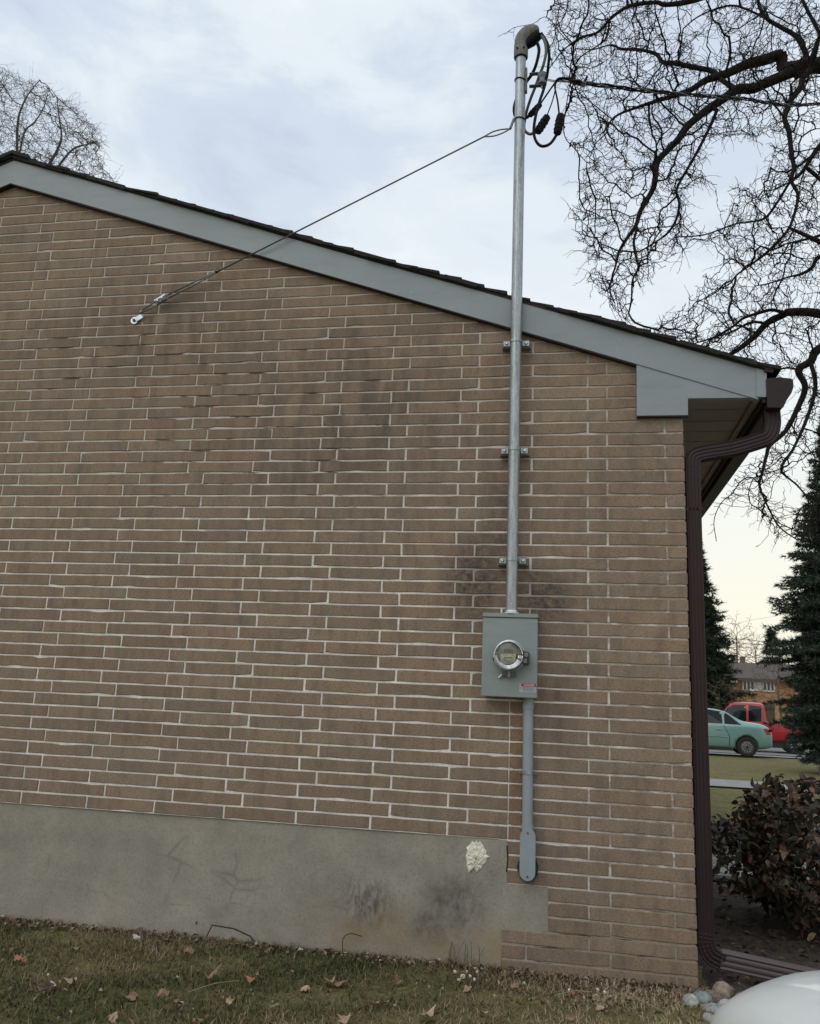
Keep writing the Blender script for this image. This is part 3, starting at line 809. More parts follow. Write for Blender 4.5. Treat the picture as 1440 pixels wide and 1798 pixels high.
MB().tube([px2((822, 730), -.11), px2((848, 668), -.11)], .007, 6).build('clamp_tail', BLACKR, svc)

# guy wire
guy = empty('guy_wire', (.352, -.02, 3.524), 'thin steel guy wire stretched from the mast to an anchor plate on the bricks', 'guy wire')
ga = Vector(aty(896, 226, -.12)); gb = Vector(aty(380, 478, -.052)); gsh = Vector(aty(850, 240, -.115))
gc = Vector(aty(296, 520, -.042)); gd = Vector(aty(246, 549, -.03))
MB().tube([gsh, gb], .0046, 6).build('wire', simple('wire_steel', (.10, .10, .10), .5, .6, .2, 60), guy, smooth=1)
WST = simple('strand_steel', (.16, .16, .16), .45, .7, .2, 60)
for sg in (-1, 1):
    up_ = Vector((-.3, 0, 1)).normalized() * .011 * sg
    MB().tube([gb + up_ * .1, gb.lerp(gc, .5) + up_, gc + up_], .0048, 6).build('wire_strand', WST, guy, smooth=1)
    MB().tube([gc + up_, gc.lerp(gd, .5) + up_ * 1.3, gd + up_ * .5], .0042, 6).build('wire_strand', WST, guy, smooth=1)
    MB().tube(curve_pts([gsh, gsh.lerp(ga, .35) + up_ * 1.3, gsh.lerp(ga, .7) + up_ * 1.1, ga], 4), .0042, 6).build('shackle', WST, guy, smooth=1)
MB().box(gb.x - .010, gb.x + .010, gb.y - .006, gb.y + .006, gb.z - .006, gb.z + .008).build('splice', BLACKR, guy, bevel=.003)
d = (gc - gd).normalized(); cc_ = gc.lerp(gd, .25); nrm = Vector((-d.z, 0, d.x))
def obox(c, d, n_, hl, hw, y0, y1):
    v = [tuple(c + d * a * hl + n_ * b * hw + Vector((0, yy, 0))) for a in (-1, 1) for yy in (y0, y1) for b in (-1, 1)]
    return MB().add(v, [(0, 1, 3, 2), (4, 6, 7, 5), (0, 4, 5, 1), (2, 3, 7, 6), (0, 2, 6, 4), (1, 5, 7, 3)])
clampo = obox(cc_, d, nrm, .037, .016, -.012, .008).build('wire_clamp', GALV_D, guy, bevel=.002)
obox(cc_ + nrm * .015, d, nrm, .038, .004, -.014, .010).build('clamp_plate', STEEL, clampo)
for t in (-.02, .015):
    MB().lathe([(.007, 0), (.007, -.007), (.004, -.01)], cc_ + d * t + Vector((0, -.012, 0)), 'y', 6).build('bolt', STEEL, clampo)
an = Vector((.352, -.006, 3.524))
MB().lathe([(.023, .004), (.023, -.004)], an, 'y', 20).build('anchor_plate', STEEL, guy)
obox(an + d * .033, d, nrm, .026, .016, -.006, .001).build('anchor_arm', STEEL, guy, bevel=.002)
MB().lathe([(.010, 0), (.010, -.009), (.006, -.013)], an + Vector((0, -.004, 0)), 'y', 6).build('bolt', GALV_D, guy)
MB().tube(curve_pts([an + d * .05 + nrm * .012, an + d * .075 + nrm * .02 + Vector((0, -.02, 0)), gd + nrm * .004], 4), .004, 6).build('hook', STEEL, guy)
MB().tube([ga, (mx - .033, my - .02, gzr)], .008, 6).build('clamp_lug', GALV_D, guy)

# meter box
mbx = empty('meter_box', (2.704, 0, 1.342), 'grey steel electric meter box mounted on the bricks below the mast', 'meter box')
x0, x1, zb, zt = 2.565, 2.8445, 1.345, 1.764
MB().box(x0 + .004, x1 - .004, -.100, -.001, zb + .003, zt - .003).build('case', BOXGREY, mbx, bevel=.002)
MB().box(x0, x1, -.112, -.101, zb, zt - .024).build('cover', BOXGREY, mbx, bevel=.0025)
MB().box(x0 - .001, x1 + .001, -.118, -.002, zt - .0205, zt).build('top_flange', BOXGREY, mbx, bevel=.002)
MB().lathe([(.046, 0), (.046, .006), (.037, .010), (.036, .018)], (mx, my, zt + .0), 'z', 24).build('hub', STEEL, mbx, smooth=2)
MB().box(mx - .055, mx - .046, my - .012, my + .004, zt, zt + .030).build('hub_screw', STEEL, mbx, bevel=.002)
mcx, mcz = 2.705, 1.548
base = MB().lathe([(.079, -.112), (.080, -.128), (.074, -.132)], (mcx, 0, mcz), 'y', 40).build('meter_base', BOXGREY, mbx, smooth=2)
def ringy(r_, y, t, n_=40, a0=0, a1=2 * math.pi):
    return MB().tube([(mcx + r_ * math.cos(a), y, mcz + r_ * math.sin(a)) for a in np.linspace(a0, a1, n_)], t, 8)
ringy(.0765, -.135, .0042).build('meter_ring', STEEL, mbx, smooth=1)
met = MB().lathe([(.070, -.132), (.070, -.182), (.066, -.188)], (mcx, 0, mcz), 'y', 40).build('meter', simple('meter_body', (.16, .165, .14), .4), mbx, smooth=2)
ringy(.0685, -.190, .0042).build('meter_rim', STEEL, met, smooth=1)
MB().lathe([(.0645, -.1885), (.0645, -.1892)], (mcx, 0, mcz), 'y', 40).build('dial_face', simple('dial_grey', (.20, .21, .175), .35, 0, .06), met)
MB().box(mcx - .024, mcx + .022, -.1915, -.1893, mcz + .012, mcz + .030).build('display', simple('lcd', (.075, .085, .07), .2), met)
lab = MB().box(mcx - .040, mcx + .036, -.1915, -.1893, mcz - .043, mcz + .006).build('label_plate', simple('cream_label', (.56, .56, .44), .45, 0, .05), met)
INK = simple('dark_print', (.07, .07, .06), .6); mb = MB()
for (a, b, z, t) in ((-.028, -.004, .001, .002), (-.022, .020, -.011, .0034), (-.030, -.012, -.020, .0018), (-.026, .024, -.025, .0014), (-.026, .012, -.030, .0014), (-.012, .026, -.037, .0026), (.014, .026, .0, .0025)):
    mb.box(mcx + a, mcx + b, -.1921, -.1916, mcz + z - t / 2, mcz + z + t / 2)
for k in range(14): mb.box(mcx - .022 + k * .003, mcx - .0208 + k * .003, -.1921, -.1916, mcz - .0185, mcz - .0145)
mb.build('print', INK, lab)
def mat_glass():
    m, nt, b = new_mat('meter_glass', .03); b.inputs['Base Color'].default_value = (.95, .97, .95, 1)
    tr = nn(nt, 'ShaderNodeBsdfTransparent'); gl = nn(nt, 'ShaderNodeBsdfGlossy'); gl.inputs['Roughness'].default_value = .05
    fr = nn(nt, 'ShaderNodeFresnel'); fr.inputs[0].default_value = 1.45
    mx_ = nn(nt, 'ShaderNodeMixShader'); nt.links.new(fr.outputs[0], mx_.inputs[0]); nt.links.new(tr.outputs[0], mx_.inputs[1]); nt.links.new(gl.outputs[0], mx_.inputs[2])
    nt.links.new(mx_.outputs[0], nt.nodes['Material Output'].inputs[0]); return m
MB().lathe([(.0665, -.1925), (.0655, -.200), (.058, -.206), (.030, -.211), (.004, -.2125)], (mcx, 0, mcz), 'y', 40).build('glass_cover', mat_glass(), met, smooth=1)
BLK = simple('seal_black', (.02, .021, .021), .45, 0, .4, 60)
sl = MB().box(mcx + .066, mcx + .100, -.165, -.113, mcz - .040, mcz + .022)
sl.box(mcx + .058, mcx + .076, -.172, -.118, mcz - .020, mcz + .030)
slo = sl.build('seal_lock', BLK, mbx, bevel=.004)
GRYP = simple('seal_grey', (.15, .16, .155), .45, 0, .3, 50)
MB().box(mcx + .070, mcx + .097, -.168, -.1655, mcz - .004, mcz + .018).build('seal_face', GRYP, slo, bevel=.002)
MB().box(mcx + .068, mcx + .090, -.168, -.1655, mcz - .036, mcz - .010).build('seal_face', GRYP, slo, bevel=.002)
MB().tube(curve_pts([(mcx + .066, -.17, mcz + .002), (mcx + .05, -.2, mcz + .004), (mcx + .040, -.203, mcz - .002), (mcx + .048, -.2, mcz - .016), (mcx + .064, -.17, mcz - .018)], 4), .0028, 6).build('seal_wire', BLK, slo)
la = MB().box(mcx - .034, mcx + .034, -.140, -.113, mcz - .104, mcz - .078).build('latch', simple('latch_grey', (.085, .10, .10), .5), mbx, bevel=.004)
MB().box(mcx - .006, mcx + .007, -.150, -.1405, mcz - .108, mcz - .070).build('latch_bar', BOXGREY, la, bevel=.003)
MB().tube([(mcx - .052, -.118, mcz - .112), (mcx - .034, -.122, mcz - .094)], .0062, 8).build('key_tab', STEEL, mbx)
MB().box(mcx - .083, mcx - .076, -.14, -.122, mcz - .026, mcz - .012).build('hasp', BLK, mbx, bevel=.002)
# warning sticker
stk = MB().box(2.756, 2.838, -.1131, -.1123, 1.372, 1.414).build('warning_label', simple('sticker_white', (.36, .36, .42), .45, 0, .05), mbx)
MB().box(2.766, 2.838, -.1136, -.1132, 1.400, 1.414).build('red_band', simple('sticker_red', (.26, .015, .03), .45, 0, .1), stk)
mb = MB()
for k, z in enumerate((1.395, 1.390, 1.3845, 1.379)): mb.box(2.772, 2.834 - .008 * (k % 2), -.1136, -.1132, z - .0009, z + .0009)
mb.prism([(2.7585, 1.388), (2.7635, 1.388), (2.761, 1.397)], -.1136, -.1132)
mb.build('print', INK, stk)
def text_obj(s, size, loc, mat_, par, name='lettering', ext=.0003):
    cu = bpy.data.curves.new(name, 'FONT'); cu.body = s; cu.size = size; cu.extrude = ext; cu.align_x = 'CENTER'; cu.align_y = 'CENTER'; cu.space_character = 1.1
    t = bpy.data.objects.new(name, cu); C.objects.link(t); bpy.context.view_layer.update()
    me = bpy.data.meshes.new_from_object(t.evaluated_get(bpy.context.evaluated_depsgraph_get())); bpy.data.objects.remove(t)
    me.materials.clear(); me.materials.append(mat_)
    return inst(me, name, loc, par, (R(90), 0, 0))
text_obj('DANGER', .0125, (2.804, -.1139, 1.407), simple('white_ink', (.75, .75, .75), .5), stk)

# lower conduit with its end fitting
cnd = empty('lower_conduit', (2.80, -.03, .48), 'grey plastic conduit dropping from the meter box to a rounded fitting near the ground', 'conduit')
MB().tube([(2.801, -.032, .70), (2.797, -.032, 1.345)], .0268, 20).build('pipe', PVC, cnd, smooth=2)
MB().tube([(2.7975, -.032, 1.29), (2.7975, -.032, 1.312)], .0298, 20).build('coupling', PVC, cnd, smooth=2)
MB().tube([(2.801, -.032, .712), (2.801, -.032, .735)], .0305, 20).build('coupling', PVC, cnd, smooth=2)
def stad(cx, w, z0, z1, n_=12):
    r_ = w / 2; return [(cx + r_ * math.cos(a), z1 - r_ + r_ * math.sin(a)) for a in np.linspace(0, math.pi, n_)] + [(cx + r_ * math.cos(a), z0 + r_ + r_ * math.sin(a)) for a in np.linspace(math.pi, 2 * math.pi, n_)]
fit = MB().prism(stad(2.8055, .066, .485, .715), -.062, -.003).build('access_fitting', PVC, cnd)
MB().prism(stad(2.8055, .076, .479, .721), -.071, -.0625).build('cover_plate', PVC, fit, bevel=.002)
for z in (.700, .500): MB().lathe([(.0045, 0), (.0045, -.003)], (2.8055, -.071, z), 'y', 8).build('screw', BLK, fit)
rr = random.Random(4)
MB().prism([(2.806 + (.052 + rr.uniform(-.005, .005)) * math.cos(a) , .528 + (.062 + rr.uniform(-.006, .006)) * math.sin(a)) for a in np.linspace(0, 2 * math.pi, 26)[:-1]], -.012, .002).build('duct_seal', simple('dark_putty', (.035, .035, .036), .85, 0, .3, 40, 60, .6), cnd)
for sg in (-1, 1):
    MB().box(2.801 + sg * .028 - (.018 if sg < 0 else 0), 2.801 + sg * .028 + (.018 if sg > 0 else 0), -.012, -.001, .972, .990).build('strap_tab', GALV, cnd, bevel=.003)
    MB().lathe([(.006, 0), (.006, -.006)], (2.801 + sg * .038, -.012, .981), 'y', 6).build('screw', GALV_D, cnd)
MB().tube([(2.799 + .0285 * math.cos(a), -.032 + .0285 * math.sin(a), .981) for a in np.linspace(.3, -math.pi - .3, 17)], 1, prof=[(-.008, -.001), (.008, -.001), (.008, .0014), (-.008, .0014)], up=(1, 0, 0)).build('pipe_strap', GALV, cnd)

# ---------------------------------------------------------------- bare trees
def grow(seeds, attr, D, infl, kill, iters, rng, jit=.25, bias=(0, 0, 0), maxn=40000, start=None):
    """space colonisation: seeds = list of (points, radii) polylines; returns pos, parent, given radius"""
    P = []; par = []; gr = []
    if start is not None:
        P, par, gr = [tuple(q) for q in start[0]], list(start[1]), list(start[2])
    for pts, rad, link in (seeds or []):
        cp = curve_pts(pts, 5); rd = np.interp(np.linspace(0, 1, len(cp)), np.linspace(0, 1, len(rad)), rad)
        prev = -1
        if link and P:
            dd = [(Vector(q) - cp[0]).length for q in P]; prev = int(np.argmin(dd))
        last = None
        for c, r_ in zip(cp, rd):
            if last is not None:
                seg = (c - last).length; n = max(1, int(round(seg / D)))
            else: n = 1
            for k in range(1, n + 1):
                q = c if last is None else last.lerp(c, k / n)
                P.append(tuple(q)); par.append(prev); gr.append(r_); prev = len(P) - 1
            last = c
    N = len(P); pos_ = np.zeros((maxn, 3)); pos_[:N] = P; par = par + [0] * 0
    parent = np.full(maxn, -1, int); parent[:N] = par; given = np.zeros(maxn); given[:N] = gr
    A = np.array(attr); near = np.full(len(A), -1); nd = np.full(len(A), 1e9)
    new = np.arange(N); kids = np.zeros(maxn, int)
    bias = np.array(bias)
    for it in range(iters):
        if len(new) == 0 or len(A) == 0: break
        for ch in range(0, len(new), 400):
            idx = new[ch:ch + 400]
            d2 = ((A[:, None, :] - pos_[idx][None]) ** 2).sum(2); m = d2.argmin(1); dm = np.sqrt(d2[np.arange(len(A)), m])
            u = dm < nd; nd[u] = dm[u]; near[u] = idx[m[u]]
        keep = nd > kill; A = A[keep]; near = near[keep]; nd = nd[keep]
        act = nd < infl
        if not act.any(): break
        dirs = A[act] - pos_[near[act]]; dirs /= np.linalg.norm(dirs, axis=1, keepdims=True)
        acc = np.zeros((N, 3)); np.add.at(acc, near[act], dirs)
        u = np.unique(near[act]); u = u[kids[u] < 4]
        if len(u) == 0: break
        v = acc[u]; v /= np.linalg.norm(v, axis=1, keepdims=True) + 1e-6
        v += bias + jit * rng.normal(size=v.shape); v /= np.linalg.norm(v, axis=1, keepdims=True)
        q = pos_[u] + v * D * rng.uniform(.8, 1.2, (len(u), 1))
        if N + len(q) > maxn: break
        pos_[N:N + len(q)] = q; parent[N:N + len(q)] = u; kids[u] += 1
        new = np.arange(N, N + len(q)); N += len(q)
    return pos_[:N], parent[:N], given[:N]
def radii(P, parent, given, r0, ex=2.3, cap=1e9):
    n = len(P); a = np.zeros(n)
    ch = np.bincount(parent[parent >= 0], minlength=n)
    a[ch == 0] = r0 ** ex
    # children always have a larger index than their parent
    for i in range(n - 1, -1, -1):
        if parent[i] >= 0: a[parent[i]] += max(a[i], r0 ** ex)
    r_ = np.minimum(a ** (1 / ex), cap)
    g = given > 0
    r_[g] = np.maximum(given[g], np.minimum(r_[g], given[g] * 1.3))
    return r_, ch
def seg_mesh(name, A, B, ra, rb_, k, mat_, parent, loc):
    A = np.asarray(A, float); B = np.asarray(B, float); n = len(A)
    d = B - A; l = np.linalg.norm(d, axis=1, keepdims=True) + 1e-9; d /= l
    ref = np.where(np.abs(d[:, 2:3]) < .9, np.array([[0, 0, 1.]]), np.array([[1., 0, 0]]))
    u = np.cross(d, ref); u /= np.linalg.norm(u, axis=1, keepdims=True); v = np.cross(d, u)
    B = B + d * np.minimum(rb_[:, None] * .5, l * .2)
    an = np.arange(k) * 2 * math.pi / k
    ringv = u[:, None, :] * np.cos(an)[None, :, None] + v[:, None, :] * np.sin(an)[None, :, None]
    VA = A[:, None, :] + ringv * ra[:, None, None]; VB = B[:, None, :] + ringv * rb_[:, None, None]
    V_ = np.concatenate([VA, VB], axis=1).reshape(-1, 3)
    b = (np.arange(n) * 2 * k)[:, None]; j = np.arange(k)[None, :]; j2 = (j + 1) % k
    F_ = np.stack([b + j, b + j2, b + k + j2, b + k + j], axis=2).reshape(-1, 4)
    return np_obj(name, V_, F_, mat_, parent, loc, smooth=(k > 4))
def tree_from(P, parent, r_, obj, mat_, thr, spur_rng=None, spur=(0, 0, 0), loc=(0, 0, 0), big='trunk', small='crown', sprays=None):
    big_ = r_ >= thr
    for q in range(len(P)):
        if parent[q] >= 0 and not big_[parent[q]]: big_[q] = False
    i = np.where(parent >= 0)[0]; A = P[parent[i]]; B = P[i]; ra = np.minimum(r_[parent[i]], r_[i] * 1.35); rb_ = r_[i]
    bigm = big_[i]
    if bigm.any(): seg_mesh(big, A[bigm], B[bigm], ra[bigm], rb_[bigm], 8, mat_, obj, loc)
    A, B, ra, rb_ = A[~bigm], B[~bigm], ra[~bigm], rb_[~bigm]
    if spur_rng is not None:
        frac, ln, rs_ = spur
        idx = np.where(spur_rng.random(len(P)) < frac)[0]; idx = idx[parent[idx] >= 0]
        d = P[idx] - P[parent[idx]]; d /= np.linalg.norm(d, axis=1, keepdims=True) + 1e-9
        t = d * .6 + spur_rng.normal(size=d.shape) * .7; t /= np.linalg.norm(t, axis=1, keepdims=True)
        L = ln * spur_rng.uniform(.5, 1.4, (len(idx), 1)); e = P[idx] + t * L
        t2 = t + spur_rng.normal(size=d.shape) * .5; t2 /= np.linalg.norm(t2, axis=1, keepdims=True); e2 = e + t2 * L * .7
        A = np.concatenate([A, P[idx], e]); B = np.concatenate([B, e, e2])
        z = np.full(len(idx), rs_); ra = np.concatenate([ra, z, z]); rb_ = np.concatenate([rb_, z, z * .7])
    if sprays is not None:
        ns, steps, sl, sr, droop = sprays
        cand = np.where((r_ < .02) & (parent >= 0))[0]; idx = spur_rng.choice(cand, min(ns, len(cand)), replace=False)
        d = P[idx] - P[parent[idx]]; d /= np.linalg.norm(d, axis=1, keepdims=True) + 1e-9
        t = d * .55 + spur_rng.normal(size=d.shape) * .6; p0 = P[idx]; al = np.ones(len(idx), bool); zz_ = spur_rng.normal(size=d.shape) * .26
        for k in range(steps):
            t = t + zz_ * (1 if k % 2 else -1) + spur_rng.normal(size=t.shape) * .16 + np.array([0, 0, droop]); t /= np.linalg.norm(t, axis=1, keepdims=True)
            p1 = p0 + t * sl * spur_rng.uniform(.7, 1.3, (len(t), 1)); rr0 = sr * (1 - .55 * k / steps)
            A = np.concatenate([A, p0]); B = np.concatenate([B, p1]); ra = np.concatenate([ra, np.full(len(t), rr0)]); rb_ = np.concatenate([rb_, np.full(len(t), rr0 * .9)])
            m_ = spur_rng.random(len(t)) < .38; tt = t[m_] + spur_rng.normal(size=(m_.sum(), 3)) * .75; tt /= np.linalg.norm(tt, axis=1, keepdims=True)
            e = p1[m_] + tt * sl * spur_rng.uniform(.5, 1.1, (m_.sum(), 1)); A = np.concatenate([A, p1[m_]]); B = np.concatenate([B, e]); ra = np.concatenate([ra, np.full(len(e), rr0 * .75)]); rb_ = np.concatenate([rb_, np.full(len(e), rr0 * .55)])
            keep_ = spur_rng.random(len(t)) < .86; t, p0, zz_ = t[keep_], p1[keep_], zz_[keep_]
    seg_mesh(small, A, B, ra, rb_, 3, mat_, obj, loc)
def inpoly(p, poly):
    x, y = p; c = False; n = len(poly)
    for i in range(n):
        x1, y1 = poly[i]; x2, y2 = poly[i - 1]
        if (y1 > y) != (y2 > y) and x < (x2 - x1) * (y - y1) / (y2 - y1) + x1: c = not c
    return c

rng = np.random.default_rng(17)
TY = 5.6
BARK = bark_mat('dark_bark', (.017, .014, .012))
tree = empty('locust_tree', (9.6, 6.6, gz(9.6, 6.6)), 'large bare tree with crooked drooping branches reaching over the low end of the roof', 'tree')
def L(pts, r_, dy=0.0, link=True, dslope=0.0):
    n = len(pts); return ([tuple(aty(x, y, TY + dy + dslope * i / max(1, n - 1))) for i, (x, y) in enumerate(pts)], r_, link)
T0 = (9.6, 6.6, gz(9.6, 6.6) - .1)
seeds = [([T0, (9.62, 6.62, 1.2), (9.5, 6.5, 2.6), (9.2, 6.4, 4.2), (8.9, 6.2, 6.0), (8.3, 6.0, 8.0), (7.6, 5.8, 9.1), tuple(aty(1440, 115, TY)), tuple(aty(1395, 125, TY))], [.30, .27, .24, .20, .16, .12, .10, .095], False)]
seeds += [
    L([(1395, 125), (1351, 143), (1323, 155), (1295, 157), (1271, 173), (1247, 189), (1226, 205), (1206, 223), (1190, 246), (1172, 264), (1154, 286), (1149, 325), (1136, 351), (1124, 372), (1117, 395), (1102, 417), (1088, 440), (1081, 466), (1071, 505), (1079, 531)], [.07, .066, .062, .056, .05, .045, .040, .036, .032, .028, .022, .016, .012, .009], 0, True, -.6),
    L([(1119, 400), (1113, 425), (1117, 451), (1121, 470), (1111, 491), (1109, 525), (1104, 550)], [.014, .008], -.5, True, -.2),
    L([(1372, 118), (1372, 97), (1343, 105), (1311, 113), (1281, 127), (1259, 135), (1239, 141), (1210, 159), (1170, 172), (1120, 188), (1080, 205), (1060, 232)], [.06, .075, .07, .06, .052, .045, .035, .024, .012, .008], .5, True, -.3),
    L([(1259, 135), (1251, 125), (1214, 117), (1186, 111), (1164, 109), (1152, 95), (1122, 87), (1092, 86), (1073, 79), (1041, 87), (1010, 85)], [.03, .036, .034, .03, .022, .018, .012, .008], .5, True, .4),
    L([(1259, 135), (1285, 152), (1300, 158)], [.03, .04], .4, True, -.4),
    L([(1420, 110), (1412, 87), (1398, 64), (1372, 48), (1351, 36), (1339, 22), (1331, 0), (1325, -60), (1310, -150)], [.036, .036, .032, .03, .026, .024, .022, .018], .3, True, .5),
    L([(1351, 36), (1320, 20), (1290, 10), (1262, 14), (1225, 30), (1200, 50)], [.016, .012, .008], .5, True, .5),
    L([(1440, 60), (1414, 10), (1400, -20)], [.022, .02], -.5, True, 0),
    L([(1395, -60), (1300, -30), (1220, 0), (1170, 8), (1150, 4), (1102, 12), (1071, 34), (1051, 56), (1021, 66), (990, 88), (965, 120)], [.05, .045, .036, .03, .026, .02, .016, .012, .008], .9, True, 0),
    L([(1071, 34), (1062, 70), (1020, 100), (1003, 125)], [.014, .007], .9, True, -.2),
    L([(1423, 122), (1410, 137), (1406, 153), (1392, 171), (1382, 193), (1378, 209), (1386, 234), (1390, 272), (1394, 294), (1390, 318), (1401, 342), (1395, 376), (1382, 406), (1350, 440), (1320, 464), (1293, 483)], [.040, .038, .034, .03, .026, .02, .016, .012, .008], -.3, True, -.5),
    L([(1386, 321), (1365, 355), (1343, 383), (1312, 391), (1293, 393), (1260, 405), (1230, 414), (1190, 416)], [.016, .012, .008], -.4, True, .2),
    L([(1259, 193), (1251, 213), (1235, 246), (1218, 278), (1204, 302), (1188, 334), (1193, 359), (1185, 391), (1166, 415), (1134, 436), (1122, 442)], [.022, .02, .017, .014, .011, .008], -.2, True, .3),
    L([(1500, 200), (1440, 256), (1410, 300), (1392, 316)], [.05, .025, .018], 0, True, 0),
    L([(1520, 380), (1440, 413), (1403, 423), (1378, 429)], [.03, .014, .009], .4, True, 0),
    L([(1560, 480), (1500, 440), (1440, 451), (1426, 470), (1407, 481), (1384, 487), (1350, 498), (1327, 502)], [.06, .03, .022, .02, .014, .010, .008], -.5, True, 0),
    L([(1600, 700), (1520, 575), (1440, 551), (1388, 548), (1371, 555), (1346, 568), (1327, 589), (1301, 610), (1270, 630), (1240, 650)], [.12, .06, .056, .05, .044, .04, .034, .026, .018], .2, True, .3),
    L([(1377, 550), (1356, 544), (1331, 550), (1305, 559), (1286, 574), (1252, 593), (1210, 606)], [.024, .022, .018, .012, .008], .2, True, .2),
    L([(1346, 568), (1320, 566), (1290, 580), (1265, 590)], [.018, .010], .2, True, -.3),
    L([(1600, 640), (1520, 590), (1440, 612), (1424, 634), (1402, 650), (1414, 680), (1400, 718), (1380, 756), (1352, 782), (1346, 800), (1338, 832), (1334, 854), (1352, 896), (1370, 926), (1400, 948)], [.12, .06, .046, .04, .034, .028, .024, .02, .014, .01, .008, .006], -.4, True, .1),
    L([(1424, 638), (1432, 672), (1426, 708), (1410, 752), (1392, 790), (1372, 824), (1400, 852), (1420, 876)], [.026, .022, .016, .010, .007], -.4, True, -.3),
    L([(1334, 850), (1318, 838), (1300, 846), (1286, 866), (1266, 884), (1254, 914), (1258, 950)], [.007, .006, .005], -.3, True, 0),
    L([(985, 60), (960, 30), (935, 42), (905, 48), (885, 60)], [.006, .005, .004], .9, True, 0),
    L([(1000, 150), (990, 230), (1010, 262), (1030, 285)], [.006, .005], .2, True, 0),
]
# crown volume: attractors inside the outline the branches fill, spread in depth
dense = [(970, 0), (955, 45), (965, 100), (985, 150), (1020, 175), (1015, 215), (1000, 245), (1028, 300), (1000, 350), (1000, 400), (1022, 440), (1022, 490), (1055, 520), (1075, 560), (1110, 570), (1108, 520), (1150, 490), (1185, 450), (1215, 425), (1270, 440), (1300, 480), (1290, 500), (1240, 470), (1215, 520), (1190, 540), (1120, 590), (1150, 640), (1300, 680), (1395, 690), (1385, 740), (1340, 790), (1290, 830), (1250, 880), (1300, 885), (1330, 900), (1360, 950), (1440, 970), (1560, 940), (1620, 700), (1660, 300), (1640, -220), (1300, -260), (1000, -160)]
holes = [[(1262, 232), (1300, 250), (1350, 258), (1345, 300), (1300, 330), (1250, 320), (1235, 300)], [(1205, 345), (1260, 330), (1290, 350), (1270, 395), (1215, 400)],
         [(1165, 15), (1235, 15), (1240, 50), (1170, 60)], [(1240, 60), (1290, 55), (1290, 90), (1225, 95)], [(1400, 200), (1440, 205), (1440, 250), (1402, 240)],
         [(1395, 520), (1440, 500), (1440, 540), (1400, 540)], [(1105, 370), (1130, 300), (1140, 330), (1128, 360)], [(1352, 68), (1378, 75), (1350, 95)], [(1365, 640), (1395, 655), (1400, 700), (1380, 700)], [(1350, 870), (1440, 800), (1440, 860), (1400, 900)]]
attr = []
while len(attr) < 9000:
    x = rng.uniform(900, 1660); y = rng.uniform(-260, 970)
    if x > 1445 and rng.random() < .85: continue
    if y < -5 and rng.random() < .7: continue
    if y > 600 and rng.random() < .45: continue
    if not inpoly((x, y), dense) or any(inpoly((x, y), h) for h in holes): continue
    attr.append(aty(x, y, TY + rng.uniform(-1.5, 1.6)))
att = np.array(attr)
P_, par_, giv_ = grow(seeds, att[:420], .10, 1.6, .22, 90, rng, .22, (-.05, 0, -.22), 52000)
# second, finer generation grows out of the first
_seed = (P_, par_, giv_)
P_, par_, giv_ = grow(None, att[420:], .052, .62, .075, 130, rng, .16, (0, 0, -.10), 60000, start=_seed)
r_, ch_ = radii(P_, par_, giv_, .0033, 2.6, .016)
P_ = P_ + (giv_[:, None] == 0) * rng.normal(size=P_.shape) * .0065
tree_from(P_, par_, r_, tree, BARK, .014, rng, (.30, .045, .0028), T0, sprays=(2300, 6, .052, .0036, -.08))

# curly tree behind the ridge
rng = np.random.default_rng(5)
LY = 13.5
def L2(pts, r_, dy=0, link=True): return ([tuple(aty(x, y, LY + dy)) for x, y in pts], r_, link)
bz = aty(60, 700, LY)
T1 = (float(bz[0]), LY, gz(bz[0], LY) - .1)
tree2 = empty('willow_tree', T1, 'bare round crowned tree of fine curly twigs rising behind the roof ridge', 'tree')
seeds = [([T1, (T1[0] + .1, LY, 3), (T1[0], LY, 6), tuple(aty(60, 470, LY))], [.30, .26, .22, .17], False),
         L2([(60, 470), (40, 380), (32, 300), (30, 240), (34, 200), (50, 165), (70, 140)], [.10, .06, .04, .03, .02, .012]),
         L2([(60, 470), (80, 380), (84, 300), (100, 265), (108, 240), (104, 205), (100, 170)], [.10, .055, .04, .03, .022, .014]),
         L2([(84, 320), (104, 290), (128, 262), (150, 254), (170, 250)], [.03, .028, .02, .012]),
         L2([(34, 270), (44, 230), (60, 215), (76, 190), (84, 165)], [.025, .02, .012]),
         L2([(60, 470), (20, 390), (-10, 300), (-30, 230), (-20, 160)], [.12, .07, .05, .03]),
         L2([(60, 470), (0, 400), (-70, 330), (-110, 260)], [.1, .06, .03])]
dome = [(-190, 330), (-180, 200), (-130, 120), (-60, 100), (-10, 112), (20, 122), (55, 142), (78, 165), (115, 172), (140, 190), (172, 222), (188, 250), (180, 285), (200, 305), (215, 330), (150, 380), (-100, 420)]
attr = []
while len(attr) < 5600:
    x = rng.uniform(-200, 215); y = rng.uniform(95, 420)
    if inpoly((x, y), dome): attr.append(aty(x, y, LY + rng.uniform(-1.9, 2.2)))
att = np.array(attr)
P_, par_, giv_ = grow(seeds, att[:260], .16, 2.6, .36, 80, rng, .3, (0, 0, .15), 40000)
P_, par_, giv_ = grow(None, att[260:], .085, 1.0, .115, 110, rng, .30, (0, 0, -.02), 50000, start=(P_, par_, giv_))
r_, ch_ = radii(P_, par_, giv_, .0036, 2.8, .026)
P_ = P_ + (giv_[:, None] == 0) * rng.normal(size=P_.shape) * .020
tree_from(P_, par_, r_, tree2, bark_mat('grey_bark', (.085, .074, .068)), .02, rng, (.4, .10, .0034), T1, sprays=(1900, 7, .085, .0038, -.04))

